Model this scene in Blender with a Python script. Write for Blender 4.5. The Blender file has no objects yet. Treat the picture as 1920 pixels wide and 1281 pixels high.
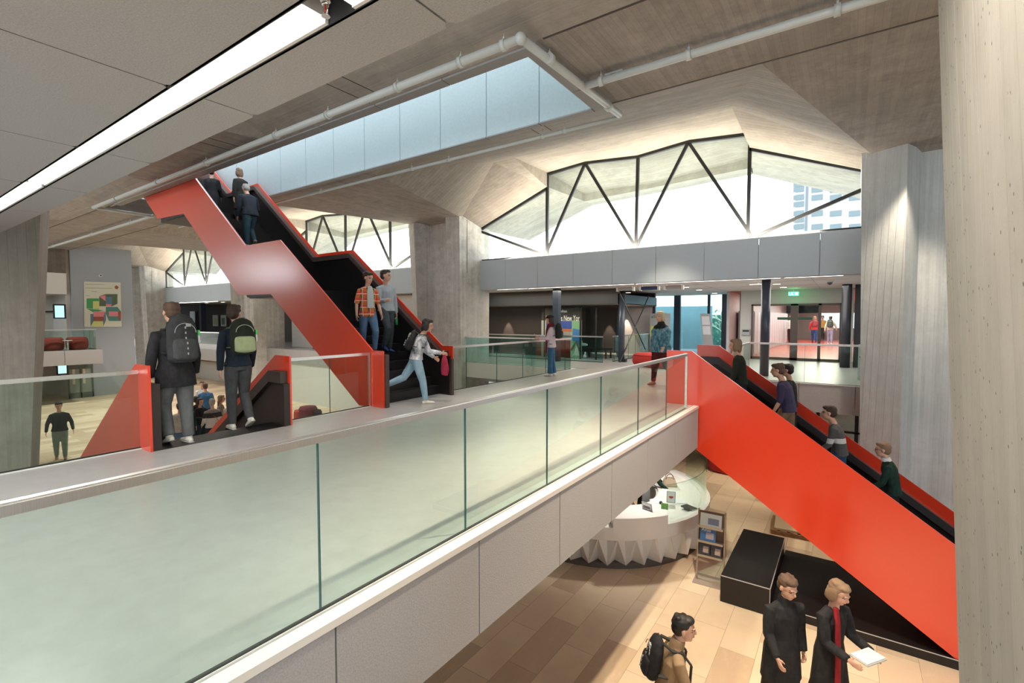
import bpy, bmesh, math, random
from mathutils import Vector, Matrix, Euler
from mathutils.noise import noise as pnoise
random.seed(7)
SC = bpy.context.scene
COL = SC.collection
R = math.radians
# ---------------------------------------------------------------- camera
F, CX, CY = 907.0, 960.0, 640.5
YAW, PIT, EYE = R(34.75), R(-2.75), 1.68
cam_d = bpy.data.cameras.new('camera'); cam = bpy.data.objects.new('camera', cam_d); COL.objects.link(cam)
cam_d.sensor_width = 36.0; cam_d.lens = F / 1920.0 * 36.0; cam_d.clip_start = 0.05; cam_d.clip_end = 600
cam.location = (0, 0, EYE); cam.rotation_euler = (R(90) + PIT, 0, YAW)
SC.camera = cam
# ---------------------------------------------------------------- daylight, exposure
W = bpy.data.worlds.new('overcast_sky'); SC.world = W; W.use_nodes = True
wn = W.node_tree; bgn = wn.nodes['Background']
bgn.inputs[0].default_value = (0.93, 0.97, 1.0, 1); bgn.inputs[1].default_value = 2.2
SC.view_settings.view_transform = 'Standard'; SC.view_settings.look = 'None'
SC.view_settings.gamma = 1.0; SC.view_settings.use_curve_mapping = False
SC.view_settings.exposure = 1.3
def area(name, loc, rot, sx, sy, power, col=(1, 1, 1)):
    l = bpy.data.lights.new(name, 'AREA'); l.shape = 'RECTANGLE'; l.size = sx; l.size_y = sy
    l.energy = power; l.color = col
    o = bpy.data.objects.new(name, l); COL.objects.link(o); o.location = loc; o.rotation_euler = rot
    return o
def spot(name, loc, power, col=(1, .86, .68), ang=70, blend=.6, size=.05, rot=(0, 0, 0)):
    l = bpy.data.lights.new(name, 'SPOT'); l.energy = power; l.color = col; l.spot_size = R(ang); l.spot_blend = blend
    l.shadow_soft_size = size
    o = bpy.data.objects.new(name, l); COL.objects.link(o); o.location = loc; o.rotation_euler = rot
    return o
WARM = (1, .84, .64)
# large linear and recessed lights of the building, plus added unseen fill spots
for ux, uw in ((-5.66, 12.4), (-20.5, 12.4), (-35.5, 12.4)):
    area('beam_top_uplight', (ux, 14.82, 4.0), (math.pi-R(28), 0, 0), uw-2.4, .08, 230, (1, .87, .70))
area('gallery_strip_light', (-4.3, 1.08, 2.74), (0, 0, 0), 5.6, .1, 60, (1, .95, .87))
area('gallery_strip_light', (1.0, 1.08, 2.74), (0, 0, 0), 3.4, .1, 45, (1, .93, .84))
area('foyer_ceiling_light', (-3.0, 18.0, 2.78), (0, 0, 0), 6, 4, 130, (1, .95, .88))
area('foyer_ceiling_light', (-10.5, 16.6, 2.75), (0, 0, 0), 6, .8, 60, WARM)
for lx, ly in ((-3.7, 10.2), (-4.6, 12.8), (-6.6, 10.0), (-3.4, 12.0)):
    spot('under_bridge_fill_spot', (lx, ly, -.85), 62, (1, .94, .85), 100, .8, .08)  # unseen spots, added to brighten the reception desk under the bridge
area('corridor_ceiling_light', (-2.0, 33, 2.75), (0, 0, 0), 3, 18, 240, (1, .93, .85))
for lx, ly, pw in ((-1.3, 4.3, 260), (-1.0, 6.4, 260), (-3.9, 8.7, 110), (1.0, 13.0, 110), (-4.5, 13.6, 120), (-5.6, 5.6, 60)):
    spot('downlight_and_fill_lamp', (lx, ly, 5.3), pw*3.2, (1, .83, .62), 75, .7, .08)  # the spot nearest the camera is unseen, added to brighten the foreground floor
spot('downlight_and_fill_lamp', (-8.6, -.6, 5.0), 700, (1, .80, .55), 60, .8, .1, (R(32), 0, 0))  # unseen tilted spot, added to brighten the orange-red stair panel
for lx, ly, pw in ((-22, 5, 300), (-22, 10.5, 500), (-31, 6, 350), (-31, 11.5, 350), (-38, 9, 300)):
    spot('downlight_and_fill_lamp', (lx, ly, 5.3), pw*1.5, (1, .94, .86), 110, .8, .12)

# ---------------------------------------------------------------- measuring from the photograph
FW = Vector((-math.sin(YAW)*math.cos(PIT), math.cos(YAW)*math.cos(PIT), math.sin(PIT)))
RT = Vector((math.cos(YAW), math.sin(YAW), 0)); UP = RT.cross(FW)
def ray(x, y): return FW + RT*((x-CX)/F) + UP*((CY-y)/F)
EYEV = Vector((0, 0, EYE))
def onz(x, y, z): d = ray(x, y); return EYEV + d*((z-EYE)/d.z)
def onx(x, y, X): d = ray(x, y); return EYEV + d*(X/d.x)
def ony(x, y, Y): d = ray(x, y); return EYEV + d*(Y/d.y)
# ---------------------------------------------------------------- materials
MATS = {}
def mat(name, col, rough=.6, metal=0.0, spec=.5, emit=None, estr=1.0, alpha=None, coat=0):
    if name in MATS: return MATS[name]
    m = bpy.data.materials.new(name); m.use_nodes = True
    b = m.node_tree.nodes['Principled BSDF']
    b.inputs['Base Color'].default_value = (*col, 1); b.inputs['Roughness'].default_value = rough
    b.inputs['Metallic'].default_value = metal; b.inputs['Specular IOR Level'].default_value = spec
    if coat: b.inputs['Coat Weight'].default_value = coat; b.inputs['Coat Roughness'].default_value = .12
    if emit: b.inputs['Emission Color'].default_value = (*emit, 1); b.inputs['Emission Strength'].default_value = estr
    MATS[name] = m; return m
def nodes(m): nt = m.node_tree; return nt, nt.nodes, nt.links
def N(nt, t, **kw):
    n = nt.nodes.new(t)
    for k, v in kw.items(): setattr(n, k, v)
    return n
def ramp(nt, stops):
    r = N(nt, 'ShaderNodeValToRGB'); e = r.color_ramp.elements
    while len(e) < len(stops): e.new(.5)
    for i, (p, c) in enumerate(stops): e[i].position = p; e[i].color = (*c, 1) if len(c) == 3 else c
    return r
def mix(nt, a, b, fac, mode='MIX'):
    n = N(nt, 'ShaderNodeMix', data_type='RGBA', blend_type=mode)
    for s, v in ((n.inputs[6], a), (n.inputs[7], b), (n.inputs[0], fac)):
        if isinstance(v, (int, float)): s.default_value = v
        elif isinstance(v, (tuple, list)): s.default_value = (*v[:3], 1)
        else: nt.links.new(v, s)
    return n.outputs[2]
def mapped(nt, scale=(1, 1, 1), rot=(0, 0, 0), src='Position'):
    if src == 'Position': o = N(nt, 'ShaderNodeNewGeometry').outputs['Position']
    else: o = N(nt, 'ShaderNodeTexCoord').outputs['Object']
    mp = N(nt, 'ShaderNodeMapping'); mp.inputs['Scale'].default_value = scale; mp.inputs['Rotation'].default_value = rot
    nt.links.new(o, mp.inputs[0]); return mp.outputs[0]
def noisetex(nt, vec, scale, detail=4, rough=.6):
    n = N(nt, 'ShaderNodeTexNoise'); n.inputs['Scale'].default_value = scale; n.inputs['Detail'].default_value = detail
    n.inputs['Roughness'].default_value = rough; nt.links.new(vec, n.inputs[0]); return n.outputs[0]
def concrete(name, c1, c2, across='x', board=.1, rot=0.0, holes=0.0, streak=1.0, rough=.75, hs=.13):
    """board-marked concrete; boards repeat along `across` (x, y) and run along the other direction; 'v' = vertical boards"""
    m = mat(name, c1, rough, spec=.3); nt, ns, lk = nodes(m); b = ns['Principled BSDF']
    if across == 'v':   # vertical boards on walls: stretch noise along z
        st = mapped(nt, (1, 1, .06)); bo = mapped(nt, (1/board, 1/board, 0))
    elif across == 'y': st = mapped(nt, (.06, 1, 1), (0, 0, rot)); bo = mapped(nt, (0, 1/board, 0), (0, 0, rot))
    else: st = mapped(nt, (1, .06, 1), (0, 0, rot)); bo = mapped(nt, (1/board, 0, 0), (0, 0, rot))
    big = noisetex(nt, mapped(nt), .8, 3); fine = noisetex(nt, st, 16, 5, .7); cloud = noisetex(nt, mapped(nt), 3.2, 6, .7)
    sep = N(nt, 'ShaderNodeSeparateXYZ'); lk.new(bo, sep.inputs[0])
    add = N(nt, 'ShaderNodeMath', operation='ADD'); lk.new(sep.outputs[0], add.inputs[0]); lk.new(sep.outputs[1], add.inputs[1])
    fl = N(nt, 'ShaderNodeMath', operation='FLOOR'); lk.new(add.outputs[0], fl.inputs[0])
    wh = N(nt, 'ShaderNodeTexWhiteNoise', noise_dimensions='1D'); lk.new(fl.outputs[0], wh.inputs['W'])
    fr = N(nt, 'ShaderNodeMath', operation='FRACT'); lk.new(add.outputs[0], fr.inputs[0])
    jo = ramp(nt, [(0.0, (0, 0, 0)), (.07, (1, 1, 1))]); lk.new(fr.outputs[0], jo.inputs[0])
    r1 = ramp(nt, [(.32, c2), (.66, c1)]); lk.new(cloud, r1.inputs[0])
    k = mix(nt, r1.outputs[0], [v*.72 for v in c2], ramp_fac(nt, big, .52, .75, .55))
    k = mix(nt, k, [v*.62 for v in c1], ramp_fac(nt, fine, .45, .72, .6*streak))
    k = mix(nt, k, [v*1.12 for v in c1], ramp_fac(nt, wh.outputs[0], .2, 1, .3))
    inv = N(nt, 'ShaderNodeMath', operation='MULTIPLY_ADD'); lk.new(jo.outputs[0], inv.inputs[0]); inv.inputs[1].default_value = -.4; inv.inputs[2].default_value = .4
    k = mix(nt, k, [v*.45 for v in c2], inv.outputs[0])
    hgt = N(nt, 'ShaderNodeMath', operation='ADD'); lk.new(fine, hgt.inputs[0]); lk.new(jo.outputs[0], hgt.inputs[1])
    if holes:
        vo = N(nt, 'ShaderNodeTexVoronoi'); vo.inputs['Scale'].default_value = holes; vo.inputs['Randomness'].default_value = 1
        lk.new(mapped(nt, (1, 1, .8)), vo.inputs[0])
        k = mix(nt, k, (.03, .027, .024), ramp_fac(nt, vo.outputs['Distance'], hs, hs*.65, 1))
        vs = N(nt, 'ShaderNodeTexVoronoi'); vs.inputs['Scale'].default_value = holes*2.6; lk.new(mapped(nt), vs.inputs[0])
        k = mix(nt, k, (.1, .09, .08), ramp_fac(nt, vs.outputs['Distance'], hs*.9, hs*.4, .6))
    lk.new(k, b.inputs['Base Color'])
    bp = N(nt, 'ShaderNodeBump'); bp.inputs['Strength'].default_value = .35; bp.inputs['Distance'].default_value = .012
    lk.new(hgt.outputs[0], bp.inputs['Height']); lk.new(bp.outputs[0], b.inputs['Normal'])
    return m
def ramp_fac(nt, src, a, b_, amt):
    mr = N(nt, 'ShaderNodeMapRange'); nt.links.new(src, mr.inputs[0])
    mr.inputs[1].default_value = a; mr.inputs[2].default_value = b_; mr.inputs[3].default_value = 0; mr.inputs[4].default_value = amt
    return mr.outputs[0]
def noisy(name, c1, c2, scale=60, rough=.8, bump=.2, stretch=(1, 1, 1), metal=0, spec=.4, detail=4, dist=.004):
    m = mat(name, c1, rough, metal, spec); nt, ns, lk = nodes(m); b = ns['Principled BSDF']
    f = noisetex(nt, mapped(nt, stretch), scale, detail, .65)
    lk.new(mix(nt, c1, c2, ramp_fac(nt, f, .35, .65, 1)), b.inputs['Base Color'])
    if bump:
        bp = N(nt, 'ShaderNodeBump'); bp.inputs['Strength'].default_value = bump; bp.inputs['Distance'].default_value = dist
        lk.new(f, bp.inputs['Height']); lk.new(bp.outputs[0], b.inputs['Normal'])
    return m
def glass(name, tint, refl=1.0, ior=1.5):
    m = bpy.data.materials.new(name); m.use_nodes = True; nt, ns, lk = nodes(m); ns.clear()
    out = N(nt, 'ShaderNodeOutputMaterial'); mx = N(nt, 'ShaderNodeMixShader')
    tr = N(nt, 'ShaderNodeBsdfTransparent'); tr.inputs[0].default_value = (*tint, 1)
    gl = N(nt, 'ShaderNodeBsdfGlossy'); gl.inputs['Roughness'].default_value = .015; gl.inputs[0].default_value = (.93, 1, .97, 1)
    fr = N(nt, 'ShaderNodeFresnel'); fr.inputs[0].default_value = ior
    mu = N(nt, 'ShaderNodeMath', operation='MULTIPLY'); mu.inputs[1].default_value = refl
    gb = N(nt, 'ShaderNodeNewGeometry'); inv = N(nt, 'ShaderNodeMath', operation='SUBTRACT'); inv.inputs[0].default_value = refl; lk.new(gb.outputs['Backfacing'], inv.inputs[1]); inv.use_clamp = True
    lk.new(fr.outputs[0], mu.inputs[0]); lk.new(inv.outputs[0], mu.inputs[1]); lk.new(mu.outputs[0], mx.inputs[0]); lk.new(tr.outputs[0], mx.inputs[1]); lk.new(gl.outputs[0], mx.inputs[2])
    lk.new(mx.outputs[0], out.inputs[0]); MATS[name] = m; return m
C_CEIL = concrete('ceiling_concrete', (.40, .372, .345), (.26, .24, .222), 'x', .085)
C_VAULT = concrete('vault_concrete', (.46, .42, .365), (.33, .30, .26), 'y', .12, streak=.8)
C_FOLD = concrete('fold_concrete', (.38, .345, .30), (.27, .24, .21), 'y', .07, rot=R(28))
C_COL = concrete('column_concrete', (.64, .64, .615), (.38, .375, .36), 'v', .11)
C_COLN = concrete('near_column_concrete', (.33, .298, .252), (.265, .238, .197), 'v', .098, holes=34, streak=.5)
C_COLL = concrete('left_column_concrete', (.50, .47, .41), (.37, .345, .30), 'v', .12, holes=1.3, hs=.022)
C_EXT = concrete('outer_concrete', (.42, .42, .38), (.3, .3, .27), 'y', .16)
FELT = noisy('acoustic_felt', (.45, .443, .428), (.35, .344, .332), 130, .95, .5, dist=.006)
FELTB = noisy('fascia_felt', (.40, .39, .388), (.32, .312, .31), 90, .95, .45, dist=.006)
BLUEP = noisy('blue_grey_panel', (.52, .60, .67), (.48, .56, .63), 40, .55, .05)
WHITEM = noisy('white_metal_panel', (.47, .56, .59), (.43, .52, .55), 20, .35, .0)
RED = noisy('red_paint', (.78, .042, .007), (.74, .036, .006), 240, .36, .06, dist=.0008, spec=.5)
_b = RED.node_tree.nodes['Principled BSDF']; _b.inputs['Coat Weight'].default_value = 1.0; _b.inputs['Coat Roughness'].default_value = .2; _b.inputs['Coat IOR'].default_value = 1.75
ORANGE = RED
BLACKM = noisy('black_steel', (.016, .014, .014), (.010, .009, .010), 200, .38, .08, dist=.001, spec=.4)
BROWNM = mat('dark_bronze_steel', (.075, .055, .048), .42, .3)
DARKB = mat('dark_blue_steel', (.022, .03, .042), .45, .2)
STEEL = noisy('brushed_steel', (.80, .79, .77), (.7, .69, .67), 8, .30, .02, (1, 40, 1), metal=1)
PIPE = mat('white_pipe_paint', (.52, .55, .53), .35)
WHITE = mat('white_paint', (.74, .73, .70), .6)
WHITEW = noisy('white_plaster', (.70, .69, .66), (.66, .65, .62), 12, .8, .03)
CURB = mat('pale_metal_trim', (.72, .72, .69), .4, .2)
BLACK = mat('black_rubber', (.012, .012, .012), .7)
GREYF = noisy('bridge_floor_resin', (.38, .375, .37), (.345, .34, .335), 5, .30, .01, spec=.45)
FOYERF = noisy('foyer_floor_resin', (.26, .255, .235), (.23, .225, .21), 4, .22, .01)
GLASS = glass('railing_glass', (.87, .94, .90), .95)
GLASSC = glass('clear_glass', (.95, .975, .965), .9)
GLASSB = glass('blue_facade_glass', (.66, .84, .84), 1.0)
GLASSF = glass('facade_glass', (.66, .82, .86), .8)
GEDGE = mat('green_glass_edge', (.02, .085, .08), .2)
LAMP = mat('lamp_diffuser', (1, 1, 1), .5, emit=(1, .965, .90), estr=2.6)
LAMPW = mat('warm_lamp_diffuser', (1, 1, 1), .5, emit=(1, .9, .74), estr=2.2)
def stone_floor():
    m = mat('limestone_floor', (.5, .38, .26), .42, spec=.4); nt, ns, lk = nodes(m); b = ns['Principled BSDF']
    v = mapped(nt, (1, 1, 1), (0, 0, R(90)))
    br = N(nt, 'ShaderNodeTexBrick'); lk.new(v, br.inputs[0]); br.offset = .37
    br.inputs['Scale'].default_value = 1; br.inputs['Brick Width'].default_value = 1.35; br.inputs['Row Height'].default_value = .52
    br.inputs['Mortar Size'].default_value = .004; br.inputs['Mortar Smooth'].default_value = .1; br.inputs['Bias'].default_value = -.1
    br.inputs['Color1'].default_value = (.86, .70, .50, 1); br.inputs['Color2'].default_value = (.58, .43, .29, 1); br.inputs['Mortar'].default_value = (.42, .31, .21, 1)
    n1 = noisetex(nt, mapped(nt, (1, .35, 1), (0, 0, .5)), 5, 8, .75); n2 = noisetex(nt, mapped(nt), 1.1, 3)
    k = mix(nt, br.outputs[0], (.80, .68, .50), ramp_fac(nt, n1, .5, .7, .45)); k = mix(nt, k, (.58, .44, .30), ramp_fac(nt, n2, .5, .8, .5))
    lk.new(k, b.inputs['Base Color']); return m
STONE = stone_floor()

# ---------------------------------------------------------------- mesh helpers
def link(name, bm, m, parent=None, smooth=False, recalc=True):
    if recalc: bmesh.ops.recalc_face_normals(bm, faces=bm.faces)
    me = bpy.data.meshes.new(name); bm.to_mesh(me); bm.free()
    for x in (m if isinstance(m, (list, tuple)) else [m]): me.materials.append(x)
    if smooth:
        for p in me.polygons: p.use_smooth = True
    o = bpy.data.objects.new(name, me); COL.objects.link(o)
    if parent: o.parent = parent
    return o
def bx(bm, x0, x1, y0, y1, z0, z1, mi=0):
    vs = [bm.verts.new((x, y, z)) for x in (x0, x1) for y in (y0, y1) for z in (z0, z1)]
    for f in ((0, 1, 3, 2), (4, 6, 7, 5), (0, 4, 5, 1), (2, 3, 7, 6), (0, 2, 6, 4), (1, 5, 7, 3)):
        bm.faces.new([vs[i] for i in f]).material_index = mi
def obox(bm, c, u, v, w, a, b, d, mi=0):
    """box centred at c with half sizes a,b,d along unit vectors u,v,w"""
    c, u, v, w = Vector(c), Vector(u), Vector(v), Vector(w)
    vs = [bm.verts.new(c + u*(a*i) + v*(b*j) + w*(d*k)) for i in (-1, 1) for j in (-1, 1) for k in (-1, 1)]
    for f in ((0, 1, 3, 2), (4, 6, 7, 5), (0, 4, 5, 1), (2, 3, 7, 6), (0, 2, 6, 4), (1, 5, 7, 3)):
        bm.faces.new([vs[i] for i in f]).material_index = mi
def frame_of(d):
    d = Vector(d).normalized(); h = Vector((0, 0, 1)) if abs(d.z) < .9 else Vector((1, 0, 0))
    u = d.cross(h).normalized(); return u, u.cross(d).normalized(), d
def bar(bm, a, b, w, h, mi=0):
    a, b = Vector(a), Vector(b); u, v, d = frame_of(b-a)
    obox(bm, (a+b)/2, u, v, d, w/2, h/2, (b-a).length/2, mi)
def cyl(bm, a, b, r, n=12, r2=None, mi=0, cap=True):
    a, b = Vector(a), Vector(b); u, v, d = frame_of(b-a); r2 = r if r2 is None else r2
    A = [bm.verts.new(a + u*math.cos(t)*r + v*math.sin(t)*r) for t in [2*math.pi*i/n for i in range(n)]]
    B = [bm.verts.new(b + u*math.cos(t)*r2 + v*math.sin(t)*r2) for t in [2*math.pi*i/n for i in range(n)]]
    for i in range(n):
        f = bm.faces.new((A[i], A[(i+1) % n], B[(i+1) % n], B[i])); f.smooth = True; f.material_index = mi
    if cap: bm.faces.new(A[::-1]).material_index = mi; bm.faces.new(B).material_index = mi
def ell(bm, c, r, n=12, mi=0, rot=None):
    c = Vector(c); rot = rot or Matrix.Identity(3); rings = []
    for i in range(1, n//2):
        ph = math.pi*i/(n//2)
        rings.append([bm.verts.new(c + rot @ Vector((r[0]*math.sin(ph)*math.cos(t), r[1]*math.sin(ph)*math.sin(t), r[2]*math.cos(ph)))) for t in [2*math.pi*j/n for j in range(n)]])
    t0 = bm.verts.new(c + rot @ Vector((0, 0, r[2]))); t1 = bm.verts.new(c - rot @ Vector((0, 0, r[2])))
    fs = []
    for j in range(n): fs.append(bm.faces.new((t0, rings[0][j], rings[0][(j+1) % n]))); fs.append(bm.faces.new((t1, rings[-1][(j+1) % n], rings[-1][j])))
    for a, b in zip(rings, rings[1:]):
        for j in range(n): fs.append(bm.faces.new((a[j], b[j], b[(j+1) % n], a[(j+1) % n])))
    for f in fs: f.smooth = True; f.material_index = mi
def prism(bm, pts, axis, t0, t1, mi=0):
    """pts: polygon in the two other axes; extruded along axis from t0 to t1"""
    def P(p, t):
        if axis == 'y': return (p[0], t, p[1])
        if axis == 'x': return (t, p[0], p[1])
        return (p[0], p[1], t)
    A = [bm.verts.new(P(p, t0)) for p in pts]; B = [bm.verts.new(P(p, t1)) for p in pts]; n = len(pts)
    bm.faces.new(A).material_index = mi; bm.faces.new(B[::-1]).material_index = mi
    for i in range(n): bm.faces.new((A[i], B[i], B[(i+1) % n], A[(i+1) % n])).material_index = mi
def slab(bm, pts, th, mi=0):
    """planar polygon (3d) thickened along its upward normal by th"""
    P = [Vector(p) for p in pts]; n = Vector((0, 0, 0))
    for i in range(len(P)): n += (P[i]-P[0]).cross(P[(i+1) % len(P)]-P[0])
    n = Vector((0, 0, 1)) if abs(n.z) > .12*n.length else (n.normalized() if n.y > 0 else -n.normalized())
    A = [bm.verts.new(p) for p in P]; B = [bm.verts.new(p + n*th) for p in P]; k = len(P)
    bm.faces.new(A).material_index = mi; bm.faces.new(B[::-1]).material_index = mi
    for i in range(k): bm.faces.new((A[i], B[i], B[(i+1) % k], A[(i+1) % k])).material_index = mi
def tagset(o, label=None, cat=None, group=None, kind=None):
    if label: o['label'] = label
    if cat: o['category'] = cat
    if group: o['group'] = group
    if kind: o['kind'] = kind
    return o
def thing(name, label, cat, loc=(0, 0, 0), rz=0, group=None):
    o = bpy.data.objects.new(name, None); o.empty_display_size = .2; COL.objects.link(o); o.location = loc; o.rotation_euler = (0, 0, rz)
    return tagset(o, label, cat, group)
def struct(name, bm, m, label=None, cat=None, smooth=False):
    o = link(name, bm, m, None, smooth); tagset(o, label, cat, None, 'structure'); return o
def box_obj(name, dims, m, parent=None, bevel=0):
    bm = bmesh.new(); bx(bm, *dims)
    if bevel: bmesh.ops.bevel(bm, geom=bm.edges[:], offset=bevel, segments=2, affect='EDGES', profile=.5)
    return link(name, bm, m, parent)
def text_obj(name, body, size, m, loc, rot, parent=None, extrude=.002, align='LEFT', sx=1):
    c = bpy.data.curves.new(name, 'FONT'); c.body = body; c.size = size; c.extrude = extrude; c.align_x = align
    t = bpy.data.objects.new(name, c); COL.objects.link(t)
    dg = bpy.context.evaluated_depsgraph_get(); me = bpy.data.meshes.new_from_object(t.evaluated_get(dg))
    bpy.data.objects.remove(t); bpy.data.curves.remove(c)
    me.materials.clear(); me.materials.append(m)
    o = bpy.data.objects.new(name, me); COL.objects.link(o); o.location = loc; o.rotation_euler = rot; o.scale = (sx, 1, 1)
    if parent: o.parent = parent
    return o
# ================================================================ SETTING
FZ = -3.6; FL = -2.8; ZC = 5.45
bm = bmesh.new(); bx(bm, -75, 30, -14, 34, FZ-.3, FZ); struct('floor', bm, STONE, 'pale limestone slab floor of the lower hall', 'floor')
bm = bmesh.new(); bx(bm, -160, 160, 34.01, 220, FZ-.4, FZ-.05); bx(bm, -160, -75.01, -60, 34, FZ-.4, FZ-.05)
struct('ground', bm, noisy('pale_paving', (.5, .5, .48), (.4, .4, .38), 2, .9), 'pale paved ground outside the windows', 'ground')
bm = bmesh.new(); bx(bm, -75, -8.2, -14, 34, FZ, FL); struct('floor_4', bm, STONE, 'raised left part of the limestone hall floor', 'floor')
# --- bridge: slab and fascias
BX0, BX1 = -7.45, -2.36
bm = bmesh.new(); bx(bm, BX0, BX1, -6, 14.6, -.55, 0)
bx(bm, -75, 30, 14.6, 34, -.55, 0)
struct('floor_1', bm, GREYF, 'grey resin floor of the bridge and upper foyer', 'floor')
bm = bmesh.new()
js = [-3.6, -2.3, -1.0, .3, 1.59, 2.87, 4.15, 5.44, 6.72, 8.05, 9.56]
for a, b in zip(js, js[1:]): bx(bm, BX1, BX1+.06, a+.006, b-.006, -.79, -.035)
bx(bm, BX1-.3, BX1, -4, 9.55, -.79, -.55)
struct('trim_1', bm, FELTB, 'grey felt fascia panels along the near side of the bridge', 'fascia')
bm = bmesh.new(); bx(bm, BX1-.03, BX1+.07, -4, 9.56, -.034, .012); bx(bm, -2.415, -2.40, -4, 9.5, .0, .02)
struct('trim_2', bm, CURB, 'pale metal curb under the near glass balustrade', 'curb')
bm = bmesh.new()
for a, b in ((-4, 2.37), (4.24, 5.99), (7.96, 14.15)): bx(bm, BX0-.07, BX0+.03, a, b, -.6, .012)
struct('trim_3', bm, CURB, 'pale metal curb under the far glass balustrade', 'curb')
bm = bmesh.new()
for x in [-29.6, -28.1, -26.6, -25.1, -23.6, -22.1, -20.6, -19.1, -17.6, -16.1, -14.6, -13.1, -11.6, -10.1, -8.6]: bx(bm, x+.006, x+1.494, 14.52, 14.6, -.72, -.0)
for x in [-2.2+1.2*i for i in range(4)]: bx(bm, x+.006, x+1.194, 14.52, 14.6, -.72, 0)
for x in [-42.5+1.5*i for i in range(9)]: bx(bm, x+.006, x+1.494, 14.5, 14.59, -1.06, -.35)
struct('trim_4', bm, FELTB, 'grey felt fascia under the upper foyer floor edge', 'fascia')
bm = bmesh.new(); bx(bm, -2.2, 3, 14.5, 14.56, -.005, .015); bx(bm, -14.5, -7.45, 14.08, 14.16, -.1, .015); bx(bm, -14.5, -7.45, 14.1, 14.6, -.55, -.001)
struct('trim_5', bm, CURB, 'pale curb along the foyer floor edge', 'curb')

# --- flat slab with the skylight opening and the folded bays
OX0, OX1, OY0, OY1 = -20.9, -3.68, 5.80, 8.15
bm = bmesh.new()
for a, b, c, d in ((-75, 30, -1.3, OY0), (-75, OX0, OY0, OY1), (OX1, 30, OY0, OY1)):
    bx(bm, a, b, c if c > 0 else 5.75, d, ZC, ZC+.5)
L1 = 8.15
# bay geometry (one per 15 m): corner heights measured from the photograph
BAYS = [-5.66, -20.5, -35.5, -50.5]; BAYX = [9.34]
def bay(c):
    A0, A1 = (c-4.5, L1, ZC), (c+4.5, L1, ZC)            # where the fold leaves the slab
    Q0, Q1 = (c-3.75, 12.55, 6.64), (c+3.28, 12.55, 6.64)   # ends of the ridge
    E0, E1 = (c-6.35, 14.0, ZC), (c+6.0, 14.0, ZC)       # at the columns
    W0, W1 = (c-6.4, 15, 5.18), (c+6.35, 15, 5.18)
    V0, V1 = (c-3.28, 15, 6.36), (c+3.28, 15, 6.44)
    H = [(c-3.28, 15, 6.86), (c-1.8, 15, 6.98), (c+.05, 15, 6.84), (c+1.6, 15, 6.99), (c+3.28, 15, 6.86)]
    T0 = (c-2.95, 12.55, 6.64)
    return A0, A1, Q0, Q1, E0, E1, W0, W1, V0, V1, H, T0
mains, folds = [], []
bmv, bmf, bmo = bmesh.new(), bmesh.new(), bmesh.new()
for i, c in enumerate(BAYS + BAYX):
    A0, A1, Q0, Q1, E0, E1, W0, W1, V0, V1, H, T0 = bay(c)
    slab(bmf, [A0, A1, Q1, Q0], .3)                     # sloping field between slab and ridge
    slab(bmf, [A1, E1, Q1], .3); slab(bmf, [E1, W1, V1, Q1], .3)
    slab(bmf, [A0, E0, Q0], .3); slab(bmf, [E0, W0, V0, Q0], .3)
    # bright upper vault: zigzag head, ridge line split to match
    n = len(H)
    Rr = [Vector(T0).lerp(Vector(Q1), k/(n-1)) for k in range(n)]
    for k in range(n-1): slab(bmv, [Rr[k], Rr[k+1], H[k+1]], .25); slab(bmv, [Rr[k], H[k+1], H[k]], .25)
    slab(bmv, [Q0, T0, H[0], V0], .2)
    slab(bmv, [Q1, H[-1], V1], .2)
    # soffit outside the glass
    O = [(c-2.8, 17.1, 6.46), (c-1.7, 17.1, 6.5), (c, 17.1, 6.46), (c+1.6, 17.1, 6.62), (c+2.95, 17.1, 6.74)]
    for k in range(n-1): slab(bmo, [H[k], H[k+1], O[k+1], O[k]], .25)
    prism(bmo, [(c-2.8, 6.18), (c+2.95, 6.44), (c+2.95, 6.95), (c-2.8, 6.75)], 'y', 17.1, 17.9)
    slab(bmo, [H[0], V0, (c-2.8, 17.1, 6.18), O[0]], .15); slab(bmo, [H[-1], V1, (c+2.95, 17.1, 6.44), O[-1]], .15)
    slab(bmo, [V0, W0, (c-6.3, 18.6, 5.2), (c-2.8, 17.9, 6.2)], .25); slab(bmo, [V1, W1, (c+6.3, 18.6, 5.2), (c+2.95, 17.9, 6.44)], .25)
# flat field between the bays down to the columns
cs = [-62.0] + BAYS[::-1] + [10.0]
for a, b in list(zip(BAYS[1:], BAYS[:-1])) + [(-5.66, 9.34)]:
    slab(bm, [(a+4.5, L1, ZC), (b-4.5, L1, ZC), (b-6.35, 14.0, ZC), (b-6.4, 15.2, ZC-.27), (a+6.35, 15.2, ZC-.27), (a+6.0, 14.0, ZC)], .4)
slab(bm, [(13.84, L1, ZC), (30, L1, ZC), (30, 15.2, ZC), (15.7, 15.2, ZC), (15.3, 14.0, ZC)], .4)
def mirror(b_):
    vs = [(v.co.copy(), v.index) for v in b_.verts]; b_.verts.ensure_lookup_table()
    geo = bmesh.ops.duplicate(b_, geom=b_.verts[:]+b_.edges[:]+b_.faces[:])['geom']
    for v in geo:
        if isinstance(v, bmesh.types.BMVert): v.co.y = 13.9 - v.co.y
for b_ in (bmf, bmv, bmo): mirror(b_)
b2_ = bmesh.new()
for a, b in list(zip(BAYS[1:], BAYS[:-1])) + [(-5.66, 9.34)]:
    slab(b2_, [(a+4.5, 5.75, ZC), (b-4.5, 5.75, ZC), (b-6.35, -.1, ZC), (b-6.4, -1.3, ZC-.27), (a+6.35, -1.3, ZC-.27), (a+6.0, -.1, ZC)], .4)
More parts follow.
